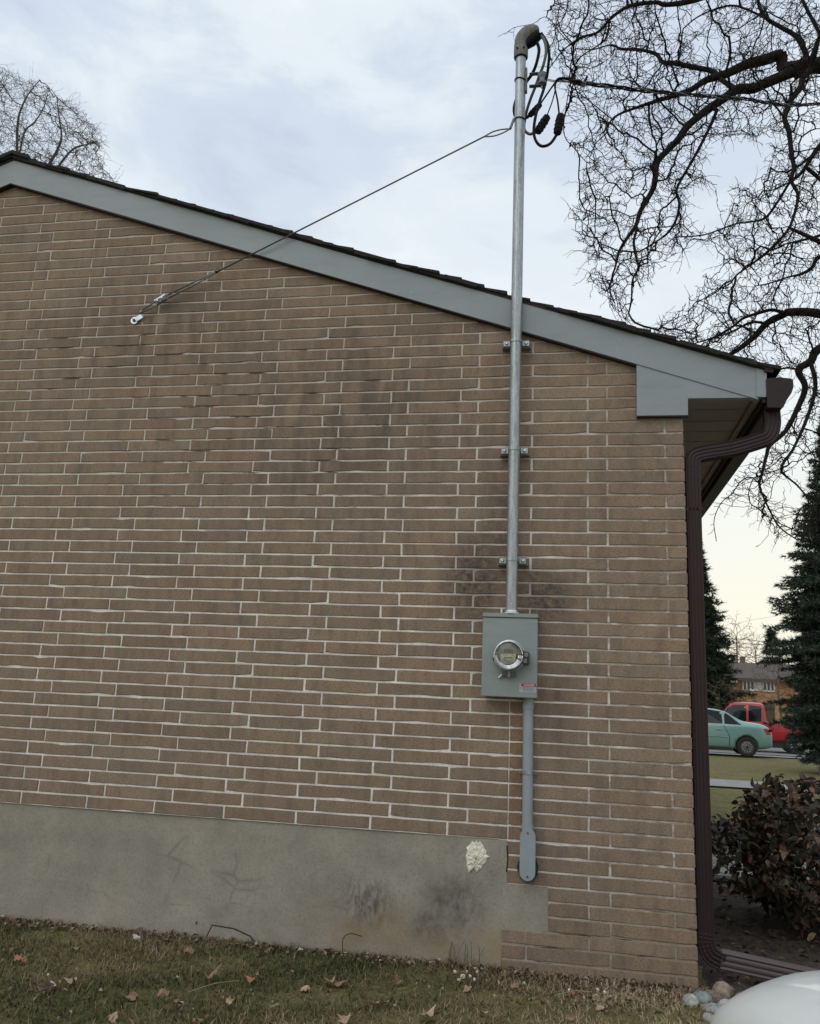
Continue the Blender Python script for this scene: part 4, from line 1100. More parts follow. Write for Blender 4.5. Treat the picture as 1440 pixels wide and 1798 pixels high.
# ---------------------------------------------------------------- conifers
NEED = tone_mat('spruce_needles', [(0, (.012, .018, .012)), (.45, (.034, .048, .034)), (.8, (.075, .095, .074)), (1, (.14, .15, .12))], .75)
NEED2 = tone_mat('dark_needles', [(0, (.009, .015, .010)), (.5, (.022, .033, .020)), (.85, (.045, .058, .036)), (1, (.08, .10, .07))], .8)
def conifer(x, y, h, rad, label, nlev, seed, mat_, tuft, nt_per=8, base=.25, lean=0, z0=None, dens=1.0, cap=9.0):
    rg_ = np.random.default_rng(seed); z0 = gz(x, y) if z0 is None else z0
    t = empty('spruce_tree', (x, y, z0), label, 'tree')
    MB().tube([(x, y, z0 - .1), (x, y, z0 + h * .5), (x, y, z0 + h * .97)], [h * .020, h * .012, .01], 8).build('trunk', BARK, t)
    SA, SB, R1, R2 = [], [], [], []; tips = []
    for i in range(nlev):
        f = i / (nlev - 1)
        L_ = min(cap * (.55 + min(.45, f * 4)), rad * (1 - f)) * rg_.uniform(.85, 1.08) + .08
        nb = int((9 if f < .6 else 7) * dens)
        a0 = rg_.uniform(0, 6.28)
        for b in range(nb):
            fz = min(1, max(0, f + rg_.uniform(-.6, .6) / nlev)); z = z0 + base + (h - base) * (fz ** .95)
            a = a0 + b * 6.283 / nb + rg_.uniform(-.3, .3); l = L_ * rg_.uniform(.6, 1.12)
            d = np.array([math.cos(a), math.sin(a), 0]); n = max(4, int(l / (tuft * .62)))
            p = np.array([x, y, z]); side = np.array([-d[1], d[0], 0]); up0 = .45 * f - .12
            for k in range(1, n + 1):
                s_ = k / n; q = np.array([x, y, z]) + d * l * s_ + np.array([0, 0, l * (up0 * s_ - .34 * s_ ** 2 + .22 * s_ ** 3.5)])
                SA.append(p); SB.append(q); R1.append(.016 * (1.15 - s_) * h / 6 + .003); R2.append(.016 * (1.05 - s_) * h / 6 + .003)
                p = q
                if s_ > .22:
                    w_ = l * .36 * (1.12 - s_) + tuft * .35
                    for sg in (-1, 1):
                        m_ = max(1, int(w_ / (tuft * .75)))
                        for e in range(1, m_ + 1):
                            o = q + side * sg * w_ * e / m_ + d * w_ * .55 * e / m_ + np.array([0, 0, -.10 * w_ * e / m_]) + rg_.normal(size=3) * tuft * .16
                            dr = side * sg * .7 + d * .8 + rg_.normal(size=3) * .28; tips.append((o, dr, s_))
                tips.append((q, d + rg_.normal(size=3) * .15, s_))
    seg_mesh('branches', SA, SB, np.array(R1), np.array(R2), 3, BARK, t, (x, y, z0))
    O = np.array([a for a, _, _ in tips]); D_ = np.array([b for _, b, _ in tips]); S_ = np.array([c for _, _, c in tips])
    D_ /= np.linalg.norm(D_, axis=1, keepdims=True); n = len(O); V_, F_, T_ = [], [], []
    for k in range(nt_per):
        t_ = D_ * rg_.uniform(.35, 1.0, (n, 1)) + rg_.normal(size=(n, 3)) * .42; t_ /= np.linalg.norm(t_, axis=1, keepdims=True)
        l = tuft * rg_.uniform(.5, 1.05, (n, 1)); wv = np.cross(t_, rg_.normal(size=(n, 3))); wv /= np.linalg.norm(wv, axis=1, keepdims=True); wv *= tuft * .075
        o = O - D_ * tuft * .3 + D_ * rg_.uniform(0, tuft * .5, (n, 1))
        V_.append(np.stack([o - wv, o + wv, o + t_ * l], axis=1)); T_.append(np.repeat(np.clip(rg_.normal(.42, .2, n) + .15 * (S_ - .5), 0, 1), 3))
    V_ = np.concatenate(V_).reshape(-1, 3); F_ = np.arange(len(V_)).reshape(-1, 3)
    o = np_obj('crown', V_, F_, mat_, t, (x, y, z0), np.concatenate(T_)); return t
p = aty(1500, 1340, 18.0)
conifer(float(p[0]), 18.0, 9.2, 2.35, 'big blue green spruce with boughs down to the lawn, beside the red pickup', 54, 1, NEED, .165, 13, .35, dens=1.45, cap=1.72)
p = aty(1224, 1230, 40)
conifer(float(p[0]), 40.0, 9.9, 2.5, 'dark green spruce partly hidden by the brown downspout', 40, 2, NEED2, .34, 11, 1.0, dens=1.25, z0=-.4)
p = aty(1357, 1170, 110)
conifer(float(p[0]), 110.0, 11.2, 2.6, 'small distant spruce standing behind the roofs', 15, 3, NEED2, .7, 5, 1.5, z0=-.4)
# low evergreen by the far house
p = aty(1312, 1236, 52)

def small_bare(name, label, px, py, Y, hgt, wid, seed, n_at=500, col=(.10, .085, .075), D=.22, r0=.012, group=None):
    rg_ = np.random.default_rng(seed); b = aty(px, py, Y); x = float(b[0]); z0 = -.4
    t = empty(name, (x, Y, z0), label, 'tree', group)
    at = []
    while len(at) < n_at:
        u = rg_.uniform(-1, 1, 3)
        if (u ** 2).sum() < 1: at.append((x + u[0] * wid / 2, Y + u[1] * wid / 2, z0 + hgt * .64 + u[2] * hgt * .36))
    s_ = [([(x, Y, z0), (x + .1, Y, z0 + hgt * .2), (x, Y, z0 + hgt * .45), (x + .05, Y, z0 + hgt * .75)], [hgt * .018, hgt * .012, hgt * .006], False)]
    P1, p1, g1 = grow(s_, at, D, D * 14, D * 1.3, 60, rg_, .25, (0, 0, .25), 12000)
    r1, c1 = radii(P1, p1, g1, r0, 2.5, .1)
    tree_from(P1, p1, r1, t, bark_mat('bark_' + str(seed), col), .04, rg_, (.4, D * 1.1, r0 * .9), (x, Y, z0)); return t
small_bare('birch_tree', 'pale leafless birch beside the dark spruce, behind the brown roof', 1297, 1230, 95, 12.0, 5.6, 31, 500, (.16, .12, .10), .35, .016)
small_bare('birch_tree', 'leafless tree with reddish twigs above the middle of the far roof', 1330, 1230, 120, 12.2, 8.0, 32, 500, (.17, .12, .11), .42, .018)
small_bare('bare_tree', 'thin grey leafless tree in front of the far house, beside the big spruce', 1368, 1240, 55, 5.6, 3.6, 33, 240, (.12, .10, .09), .2, .010)
small_bare('bare_tree', 'low leafless shrubby tree beside the dark spruce, over the pickup cab', 1262, 1240, 38, 3.2, 3.4, 34, 360, (.10, .085, .06), .16, .009)
small_bare('bare_tree', 'small leafless tree with brown twigs before the brick corner of the far house', 1300, 1240, 50, 3.6, 3.0, 35, 360, (.13, .09, .055), .16, .010)

# ---------------------------------------------------------------- far houses
def far_house():
    Y = 70.0; z0 = -.4
    a = aty(1291, 1193, Y); x0 = float(a[0]) ; ez = float(a[2])
    h = empty('far_house', (x0 + 6, Y + 4, z0), 'orange brick bungalow with brown roof and white framed windows across the road', 'house')
    OB = simple('orange_brick', (.36, .19, .10), .9, 0, .22, 3, 20, .2)
    MB().box(x0, x0 + 13, Y, Y + 8, z0, ez).build('wall', OB, h)
    ROOFM = simple('brown_roof', (.085, .070, .060), .95, 0, .25, 6, 12, .3)
    r_ = aty(1291, 1166, Y + 3.6); rz_ = float(r_[2])
    mb = MB(); x1 = x0 + 13.5; xl = x0 - .7
    v = [(xl, Y - .6, ez - .03), (x1, Y - .6, ez - .03), (x1, Y + 4, rz_), (xl, Y + 4, rz_), (x1, Y + 8.6, ez - .03), (xl, Y + 8.6, ez - .03),
         (xl, Y - .6, ez + .12), (x1, Y - .6, ez + .12), (x1, Y + 4, rz_ + .16), (xl, Y + 4, rz_ + .16), (x1, Y + 8.6, ez + .12), (xl, Y + 8.6, ez + .12)]
    mb.add(v, [(0, 1, 2, 3), (3, 2, 4, 5), (6, 9, 8, 7), (9, 11, 10, 8), (0, 6, 7, 1), (4, 10, 11, 5), (0, 3, 9, 6), (3, 5, 11, 9), (1, 7, 8, 2), (2, 8, 10, 4)])
    mb.build('roof', ROOFM, h)
    WH = simple('white_trim', (.62, .64, .66), .5, 0, .05); GL = simple('far_glass', (.035, .045, .045), .12, 0, .3, 1)
    MB().box(xl, x1, Y - .66, Y - .60, ez - .06, ez + .06).build('gutter', simple('dark_gutter', (.06, .05, .045), .5), h)
    MB().prism([(xl - .03, ez - .25), (xl + .8, ez - .25), (xl + .8, ez - .05), (xl - .03, ez + .05)], Y - .5, Y - .3).build('eave_return', WH, h)
    # gable board climbing away from the eave
    mb = MB(); v = [(xl - .05, Y - .6, ez - .12), (xl + .02, Y - .6, ez - .12), (xl + .02, Y + 4, rz_ - .1), (xl - .05, Y + 4, rz_ - .1), (xl - .05, Y - .6, ez + .1), (xl + .02, Y - .6, ez + .1), (xl + .02, Y + 4, rz_ + .14), (xl - .05, Y + 4, rz_ + .14)]
    mb.add(v, [(0, 1, 2, 3), (4, 7, 6, 5), (0, 4, 5, 1), (1, 5, 6, 2), (2, 6, 7, 3), (3, 7, 4, 0)]); mb.build('gable_board', WH, h)
    t = aty(1303, 1194, Y); b = aty(1361, 1214.5, Y); wx0, wx1 = float(t[0]), float(b[0]); wz1, wz0 = float(t[2]), float(b[2])
    W_ = wx1 - wx0
    def win(a, b_, n):
        f = MB()
        f.box(a, b_, Y - .09, Y - .02, wz1 - .09, wz1).box(a, b_, Y - .12, Y - .02, wz0 - .02, wz0 + .10)
        for k in range(n + 1):
            xx = a + (b_ - a - .10) * k / n; f.box(xx, xx + .10, Y - .088, Y - .021, wz0 + .10, wz1 - .09)
        o = f.build('window', WH, h)
        for k in range(n):
            xa = a + .10 + (b_ - a - .10) * k / n; xb = a + (b_ - a - .10) * (k + 1) / n
            MB().box(xa, xb, Y - .05, Y - .03, wz0 + .10, wz1 - .09).build('pane', GL, o)
    win(wx0, wx0 + W_ * .385, 3); win(wx0 + W_ * .615, wx1, 3)
    MB().box(wx0 + W_ * .39, wx0 + W_ * .61, Y - .07, Y - .02, wz0 + .02, wz1).build('white_panel', simple('white_siding', (.50, .54, .60), .6, 0, .06), h)
far_house()
def far_house2():
    Y = 130.0; a = aty(1310, 1180, Y); b = aty(1375, 1160, Y); x0, x1 = float(a[0]) - .5, float(b[0]) + 3; z1 = float(b[2]); z0 = -.4
    h = empty('far_house', ((x0 + x1) / 2, Y, z0), 'distant house whose dull red hipped roof shows behind the brown roof', 'house')
    MB().box(x0 + .5, x1 - .5, Y, Y + 8, z0, z1 - 2.4).build('wall', simple('far_brick', (.2, .12, .08), .9), h)
    xm = [x0 + 3.2, x1 - 3]; ze = z1 - 2.6
    mb = MB().add([(x0, Y - .5, ze), (x1, Y - .5, ze), (x1, Y + 8.5, ze), (x0, Y + 8.5, ze), (xm[0], Y + 4, z1), (xm[1], Y + 4, z1)], [(0, 1, 5, 4), (2, 3, 4, 5), (0, 4, 3), (1, 2, 5), (0, 3, 2, 1)])
    mb.build('roof', simple('red_roof', (.13, .075, .062), .95, 0, .25, 2), h)
    c = aty(1313, 1170, Y); MB().box(float(c[0]) - .35, float(c[0]) + .3, Y + 3, Y + 4, ze, z1 + .6).build('chimney', simple('far_chimney', (.14, .09, .07), .9), h)
far_house2()
# timber fence behind the cars
fn = empty('timber_fence', (9.6, 44, -.4), 'weathered brown board fence behind the red pickup', 'fence')
FM = simple('weathered_board', (.085, .068, .050), .95, 0, .3, 8)
fx0 = float(aty(1225, 1240, 44)[0])
for k in range(26):
    x = fx0 + k * .15; MB().box(x, x + .142, 44, 44.02, -.4, 1.62).build('board', FM, fn)
MB().box(fx0, fx0 + 3.9, 43.95, 43.998, 1.35, 1.45).build('rail', FM, fn)

# utility lines far off
for nm_, lab_, pts_, r_ in (('power_line', 'upper black power line sagging between the two spruces', [(1200, 1128, 60), (1285, 1122, 60), (1345, 1127, 62), (1440, 1138, 64)], .018),
                        ('power_line', 'middle thin power line below the upper one in the gap between the spruces', [(1200, 1134, 62), (1285, 1130, 62), (1345, 1133, 64), (1440, 1142, 66)], .014),
                        ('power_line', 'lowest power line just above the far birch tops', [(1200, 1140, 62), (1285, 1137, 62), (1345, 1139, 64), (1440, 1148, 66)], .014),
                        ('power_line', 'faint single wire crossing the pale sky well above the other lines', [(1285, 1097, 70), (1320, 1089, 72), (1355, 1083, 74), (1440, 1066, 76)], .008)):
    o = MB().tube(curve_pts([tuple(aty(a, b, c)) for a, b, c in pts_], 8), r_, 4).build(nm_, BLACKR); tag(o, lab_, 'power line', 'power lines beyond the road')

# ---------------------------------------------------------------- cars
from mathutils.bvhtree import BVHTree
def car(kind, name, label, loc, heading, paint, L_, W_, prof, wheels, wr, windows, cat='car'):
    """prof rows: s (0 rear .. 1 front), z bottom, z belt, z roof, half width at belt, half width at roof"""
    root = empty(name, (0, 0, 0), label, cat)
    rings = []
    for s_, zb_, zl, zr, wb, wt in prof:
        zm = zb_ + (zl - zb_) * .45
        half = [(wb * .80, zb_), (wb * .965, zb_ + .05), (wb * 1.0, zm), (wb * .985, zl - .06), (wb * .955, zl), (wt, zl + (zr - zl) * .86), (wt * .80, zr - .004), (0, zr)]
        rings.append([(s_ * L_, a, z) for a, z in half] + [(s_ * L_, -a, z) for a, z in half[-2::-1]])
    n = len(rings[0]); v = [p_ for r_ in rings for p_ in r_]
    f = [(i * n + j, i * n + j + 1, (i + 1) * n + j + 1, (i + 1) * n + j) for i in range(len(rings) - 1) for j in range(n - 1)]
    f += [(i * n + n - 1, i * n, (i + 1) * n, (i + 1) * n + n - 1) for i in range(len(rings) - 1)]
    f += [tuple(range(n))[::-1], tuple((len(rings) - 1) * n + j for j in range(n))]
    body = MB().add(v, f).build('body', paint, root, smooth=1)
    md = body.modifiers.new('s', 'SUBSURF'); md.levels = 2; md.render_levels = 2
    dg = bpy.context.evaluated_depsgraph_get(); dg.update()
    cuts = []
    for wx in wheels:
        for sg in (-1, 1):
            c = MB().lathe([(wr * 1.16, -.16), (wr * 1.16, .30)], (wx, 0, wr), 'y', 28).build('cut', paint); c.location.y += sg * (W_ / 2 - .02) if sg > 0 else -(W_ / 2 - .02)
            cuts.append(c)
    for c in cuts:
        m_ = body.modifiers.new('b', 'BOOLEAN'); m_.operation = 'DIFFERENCE'; m_.object = c; m_.solver = 'EXACT'
    dg.update(); bpy.context.view_layer.update()
    me = bpy.data.meshes.new_from_object(body.evaluated_get(bpy.context.evaluated_depsgraph_get()))
    body.modifiers.clear(); body.data = me
    for c in cuts: bpy.data.objects.remove(c)
    me.materials.clear(); me.materials.append(paint)
    bv = BVHTree.FromPolygons([v_.co for v_ in me.vertices], [p_.vertices for p_ in me.polygons])
    GLS = simple('tinted_glass', (.008, .010, .011), .05, 0, .2, 3, spec=.22); TRIM = simple('black_trim', (.015, .015, .015), .4)
    def on_side(x, z, sg, off):
        h = bv.ray_cast(Vector((x, sg * 3, z)), Vector((0, -sg, 0)))
        return (x, (h[0].y if h[0] is not None else sg * W_ / 2) + sg * off, z)
    def side_panel(nm_, poly, sg, off, m_, par=root):
        # dense polygon: split into a fan grid so it follows the body
        n_ = len(poly); cx = sum(p_[0] for p_ in poly) / n_; cz = sum(p_[1] for p_ in poly) / n_; K = 5
        vs = [on_side(cx, cz, sg, off)]; m2 = []
        for k in range(n_):
            a, b = poly[k], poly[(k + 1) % n_]
            for q in range(4): m2.append((a[0] + (b[0] - a[0]) * q / 4, a[1] + (b[1] - a[1]) * q / 4))
        M_ = len(m2)
        for r_ in range(1, K + 1):
            for x_, z_ in m2: vs.append(on_side(cx + (x_ - cx) * r_ / K, cz + (z_ - cz) * r_ / K, sg, off))
        fs = [(0, 1 + (i + 1) % M_, 1 + i) for i in range(M_)] + [(1 + (r_ - 1) * M_ + i, 1 + (r_ - 1) * M_ + (i + 1) % M_, 1 + r_ * M_ + (i + 1) % M_, 1 + r_ * M_ + i) for r_ in range(1, K) for i in range(M_)]
        return MB().add(vs, fs).build(nm_, m_, par, smooth=1)
    for sg in (-1, 1):
        for poly in windows['side']: side_panel('window', poly, sg, .006, GLS)
        for a, b, wdt in windows.get('lines', []):
            d_ = Vector((b[0] - a[0], 0, b[1] - a[1])); N_ = 8
            pts_ = [on_side(a[0] + d_.x * t / N_, a[1] + d_.z * t / N_, sg, .001) for t in range(N_ + 1)]
            MB().tube(pts_, wdt, 4).build('door_gap', TRIM, root)
        for x_, z_ in windows.get('handles', []):
            p0 = on_side(x_ - .07, z_, sg, .02); p1 = on_side(x_ + .07, z_, sg, .02); MB().tube([p0, p1], .014, 6).build('handle', paint, root)
        for x_, poly in windows.get('lamps', []):
            side_panel('tail_lamp' if x_ == 'r' else 'headlight', poly, sg, .008, RED_L if x_ == 'r' else CLR_L)
        if 'strip' in windows:
            a, b, z_ = windows['strip']; pts_ = [on_side(a + (b - a) * t / 8, z_, sg, .004) for t in range(9)]
            MB().tube(pts_, .012, 4).build('side_strip', paint, root)
    # front and rear glass as panels laid on the slope
    for nm_, (xa, za, wa_, xb, zb_, wb_) in windows.get('ends', {}).items():
        vs = []
        for i in range(7):
            for j in range(7):
                t, u = i / 6, j / 6 * 2 - 1; x_ = xa + (xb - xa) * t; y_ = u * (wa_ + (wb_ - wa_) * t)
                h = bv.ray_cast(Vector((x_, y_, 4)), Vector((0, 0, -1))); vs.append((x_, y_, (h[0].z if h[0] is not None else za) + .006))
        MB().add(vs, [(i * 7 + j, i * 7 + j + 1, (i + 1) * 7 + j + 1, (i + 1) * 7 + j) for i in range(6) for j in range(6)]).build(nm_, GLS, root, smooth=1)
    TY_ = simple('tyre', (.014, .014, .014), .85, 0, .2, 30); RM_ = galv('wheel_metal', (.15, .15, .155), .5, .4); RS = simple('rim_bright', (.45, .46, .47), .35, .6)
    inn = MB().box(wheels[0] - .35, wheels[-1] + .35, -W_ / 2 + .22, W_ / 2 - .22, .22, .62).build('underbody', TRIM, root)
    for wx in wheels:
        for sg in (-1, 1):
            yy = sg * (W_ / 2 - .115)
            t_ = MB().lathe([(wr * .66, -.10), (wr * .93, -.10), (wr, -.06), (wr, .06), (wr * .93, .10), (wr * .66, .10), (wr * .60, .0), (wr * .66, -.10)], (wx, yy, wr), 'y', 32, cap=False).build('wheel', TY_, root, smooth=2)
            mb2 = MB().lathe([(wr * .66, -.085), (wr * .60, -.06), (wr * .25, -.075), (.03, -.085)] if sg < 0 else [(.03, .085), (wr * .25, .075), (wr * .60, .06), (wr * .66, .085)], (wx, yy, wr), 'y', 28, cap=False)
            mb2.build('rim', RM_, t_, smooth=2)
            mb3 = MB()
            for q in range(12):
                a = q * math.pi / 6; mb3.lathe([(.020, sg * .080 - .008), (.020, sg * .080 + .008)], (wx + wr * .46 * math.cos(a), yy, wr + wr * .46 * math.sin(a)), 'y', 6)
            mb3.build('rim_holes', RS, t_)
    root.location = loc; root.rotation_euler = (0, 0, heading); WL[root] = Vector(loc)
    return root, bv
RED_L = simple('red_lens', (.20, .008, .012), .12, 0, .3, 8); CLR_L = simple('clear_lens', (.45, .47, .48), .1, 0, .1, 8)
# sedan profile, s = 0 rear bumper .. 1 front bumper
SED = [(0.0, .34, .66, .70, .56, .40), (.012, .28, .80, .86, .70, .55), (.05, .24, .90, 1.00, .80, .60), (.12, .22, .945, 1.045, .835, .60), (.185, .20, .955, 1.06, .845, .58), (.215, .20, .955, 1.10, .845, .56),
       (.30, .19, .95, 1.335, .85, .56), (.38, .19, .945, 1.43, .85, .575), (.48, .19, .94, 1.462, .85, .585), (.58, .19, .93, 1.445, .85, .58), (.645, .19, .92, 1.38, .85, .56), (.75, .20, .90, 1.03, .84, .60), (.79, .20, .88, .965, .835, .62), (.90, .22, .78, .86, .80, .60), (.965, .25, .66, .74, .72, .52), (.99, .28, .58, .64, .60, .45), (1.0, .33, .52, .56, .48, .36)]
SL_ = 4.3
swin = {'side': [[(.93, .965), (1.02, 1.03), (1.30, 1.27), (1.42, 1.335), (1.44, .975)], [(1.50, .975), (1.50, 1.345), (1.95, 1.40), (2.10, 1.395), (2.12, .985)], [(2.22, .985), (2.20, 1.39), (2.55, 1.36), (2.80, 1.25), (3.12, 1.0), (3.12, .975)]],
        'lines': [((1.47, .93), (1.30, .60), .009), ((1.30, .60), (1.32, .30), .009), ((2.17, .95), (2.16, .28), .009), ((3.10, .92), (3.14, .30), .009), ((1.32, .27), (3.14, .27), .012)],
        'handles': [(1.62, .80), (2.42, .79)], 'strip': (1.35, 3.1, .58),
        'lamps': [('r', [(.05, .70), (.04, .86), (.16, .90), (.30, .865), (.20, .69)]), ('f', [(4.02, .60), (3.80, .74), (3.70, .72), (3.86, .58)])],
        'ends': {'rear_window': (.92, 1.05, .50, 1.42, 1.36, .48), 'windscreen': (2.86, 1.30, .50, 3.24, 1.03, .56)}}
GREENP = car_paint('seafoam_paint', (.155, .29, .27)); REDP = car_paint('red_paint', (.30, .004, .012)); WHP = car_paint('white_paint', (.80, .83, .83))
# rear wheel seen at (1312,1312); heading points to the photo's left
gw = atz(1312, 1329, -.15)
ang = math.pi - .06
wxr = .80
def place(local_x, local_y, world, ang_, zz_):
    c_, s_2 = math.cos(ang_), math.sin(ang_); return (world[0] - (local_x * c_ - local_y * s_2), world[1] - (local_x * s_2 + local_y * c_), zz_)
loc = place(wxr, .73, gw, ang, -.152)
car('sedan', 'parked_car', 'pale green four door sedan parked side on past the lawn', loc, ang, GREENP, SL_, 1.70, SED, (wxr, 3.36), .305, swin)
# pickup: 0 tail .. 1 nose
PIC = [(0.0, .50, .95, 1.02, .78, .70), (.01, .45, 1.10, 1.16, .88, .82), (.10, .42, 1.13, 1.19, .90, .84), (.30, .42, 1.14, 1.20, .90, .84), (.392, .42, 1.14, 1.205, .90, .84), (.398, .42, 1.14, 1.24, .90, .82), (.404, .42, 1.14, 1.86, .90, .74), (.412, .42, 1.14, 1.93, .90, .74), (.45, .42, 1.14, 1.945, .90, .74), (.52, .42, 1.14, 1.95, .90, .74), (.60, .42, 1.13, 1.94, .90, .73), (.63, .42, 1.12, 1.92, .90, .72), (.645, .42, 1.12, 1.86, .90, .71), (.735, .42, 1.10, 1.24, .89, .72), (.77, .42, 1.08, 1.16, .89, .76), (.93, .42, 1.0, 1.08, .86, .72), (.985, .45, .85, .95, .78, .62), (1.0, .50, .75, .8, .68, .55)]
PL = 5.5
pwin = {'side': [[(2.38, 1.20), (2.34, 1.74), (2.38, 1.80), (2.82, 1.83), (2.86, 1.20)], [(2.94, 1.20), (2.92, 1.83), (3.40, 1.82), (3.62, 1.68), (3.95, 1.26), (3.95, 1.18)]],
        'lines': [((2.90, 1.1), (2.92, .5), .006), ((4.0, 1.1), (4.0, .5), .006), ((2.25, 1.12), (2.25, .45), .01)], 'handles': [(3.05, 1.02)],
        'lamps': [('r', [(.03, .85), (.03, 1.08), (.12, 1.08), (.12, .85)])],
        'ends': {'windscreen': (3.55, 1.75, .58, 3.98, 1.25, .66)}}
q = aty(1341, 1250, 32.4)
ang = math.pi - .10
loc = place(2.28, .88, (float(q[0]), 32.4), ang, -.38)
tr_, _ = car('truck', 'pickup_truck', 'bright red pickup truck half hidden by the spruce, behind the green car', loc, ang, REDP, PL, 1.84, PIC, (1.15, 4.55), .37, pwin, 'pickup truck')
# the white car close to the photographer
hp = (3.42, -2.42)
WANG = R(105)
wloc = (5.113, -5.653, gz(5, -4))
WHITE = car('sedan', 'parked_car', 'white car nosing in at the corner of the picture, in front of the round stones', wloc, WANG, WHP, SL_, 1.70, SED, (wxr, 3.36), .305, swin)

# ---------------------------------------------------------------- low garden wall and planting
rk = random.Random(9)
gw_ = empty('garden_wall', (5.2, 4.52, gz(5, 4.5)), 'low grey block garden wall at the far edge of the paver path', 'garden wall')
BLM = [simple('block_' + k_, c, .95, 0, .25, 14, 60, .5) for k_, c in (('grey', (.15, .15, .14)), ('brown', (.20, .15, .12)), ('dark', (.10, .102, .10)))]
for r_ in range(3):
    x = 3.7 - (.15 if r_ % 2 else 0)
    while x < 7.2:
        w_ = rk.uniform(.22, .34); h0 = gz(x, 4.5) + r_ * .098
        MB().box(x, x + w_ - .012, 4.40 + rk.uniform(-.008, .008), 4.66, h0, h0 + .088).build('block', BLM[rk.randrange(3)] if r_ < 2 else BLM[2], gw_, bevel=.008)
        x += w_

# ---------------------------------------------------------------- leaves
def ovate(n=6, L_=1.0, w_=.5, fold=.18, droop=.25):
    v = []; 
    for i in range(n + 1):
        t = i / n; wd = w_ * math.sin(math.pi * t ** .8) * .5 * (1 - .15 * t); z = -droop * t * t
        v += [(-wd, t * L_, z + fold * wd * 2), (0, t * L_, z), (wd, t * L_, z + fold * wd * 2)]
    f = []
    for i in range(n):
        a = i * 3; f += [(a, a + 1, a + 4, a + 3), (a + 1, a + 2, a + 5, a + 4)]
    return np.array(v), f
DRY = [simple('leaf_' + k_, c, .75, 0, .35, 40, coord='pos') for k_, c in (('tan', (.25, .165, .105)), ('rust', (.19, .095, .060)), ('plum', (.085, .055, .048)), ('olive', (.06, .062, .036)), ('pale', (.31, .23, .155)))]
def rot_from(rg_, tilt=.9):
    a = rg_.uniform(0, 2 * math.pi); b = rg_.normal() * tilt; c = rg_.normal() * tilt
    return (Matrix.Rotation(a, 3, 'Z') @ Matrix.Rotation(b, 3, 'X') @ Matrix.Rotation(c, 3, 'Y'))
LEAFT = tone_mat('shrub_leaves', [(0, (.016, .018, .012)), (.3, (.045, .040, .026)), (.55, (.095, .060, .045)), (.8, (.19, .125, .080)), (1, (.29, .21, .14))], .6)
def shrub(label, c, rad, h, n_stuff, n_obj, seed, bias=0.0, size=.075):
    rg_ = np.random.default_rng(seed); z0 = gz(c[0], c[1])
    t = empty('shrub', (c[0], c[1], z0), label, 'shrub'); mbs = MB(); tips = []
    for k in range(46):
        a = rg_.uniform(0, 6.28); r0 = rg_.uniform(0, .25); r1 = math.sqrt(rg_.uniform(.05, 1))
        p0 = Vector((c[0] + rad[0] * r0 * math.cos(a), c[1] + rad[1] * r0 * math.sin(a), z0 - .02)); hh = h * rg_.uniform(.6, 1) * (1 - .25 * r1)
        p2 = Vector((c[0] + rad[0] * r1 * math.cos(a), c[1] + rad[1] * r1 * math.sin(a), z0 + hh)); p1 = p0.lerp(p2, .5) + Vector((0, 0, h * .12))
        cc_ = curve_pts([p0, p1, p2], 5); mbs.tube(cc_, list(np.linspace(.008, .002, len(cc_))), 4)
        tips += [Vector(q) for q in cc_[3:]]
    mbs.build('stems', BARK, t)
    V_, F_, T_ = [], [], []; lv, lf = ovate(4, 1, .62, .2, .35); nv_ = len(lv)
    meshes = []
    for m_ in DRY:
        for q in range(2):
            v, f = ovate(4, 1, rg_.uniform(.5, .68), rg_.uniform(.1, .35), rg_.uniform(.15, .6)); me = bpy.data.meshes.new('leaf'); me.from_pydata([tuple(x) for x in v], [], f); me.materials.append(m_); me.shade_smooth(); meshes.append(me)
    def spot(front):
        while True:
            u = rg_.uniform(-1, 1, 3); l = np.linalg.norm(u)
            if l > 1 or l < (.86 if front else .35): continue
            if front and u[1] > .25: continue
            bump_ = 1 + .12 * math.sin(u[0] * 7 + seed) + .10 * math.sin(u[2] * 9 + u[1] * 5)
            return u, np.array([c[0] + math.copysign(abs(u[0]) ** .72, u[0]) * rad[0] * bump_, c[1] + u[1] * rad[1] * bump_, z0 + max(.05, h * (.54 + math.copysign(abs(u[2]) ** .8, u[2]) * .47 * bump_))])
    for k in range(n_stuff):
        u, p_ = spot(False); s_ = size * rg_.uniform(.5, 1.15); Rm_ = np.array(rot_from(rg_, .8))
        V_.append((lv * s_) @ Rm_.T + p_); T_.append(np.full(nv_, float(np.clip(rg_.normal(.47 + bias * u[0], .25), 0, 1))))
        F_.append(np.array(lf) + k * nv_)
    tag(np_obj('foliage', np.concatenate(V_), np.concatenate(F_), LEAFT, t, (c[0], c[1], z0), np.concatenate(T_), smooth=True), kind='stuff')
    for k in range(n_obj):
        u, p_ = spot(True); i_ = int(np.clip(rg_.normal(2.4 - bias * 6 * u[0], 1.2), 0, 4)); i_ = {0: 4, 1: 0, 2: 1, 3: 2, 4: 3}[i_]
        Rm_ = rot_from(rg_, .75)
        inst(meshes[i_ * 2 + k % 2], 'leaf', tuple(p_), t, Rm_.to_euler(), size * rg_.uniform(.7, 1.25))
    return t
shrub('wide shrub with withered brown and plum leaves in the dark bed by the downspout extension', (4.84, 1.56), (.98, .62), .86, 7000, 300, 41, .25, .068)
shrub('small dark low shrub on the bed behind the paver path', (4.0, 5.3), (.45, .4), .34, 700, 0, 42, 0, .06)
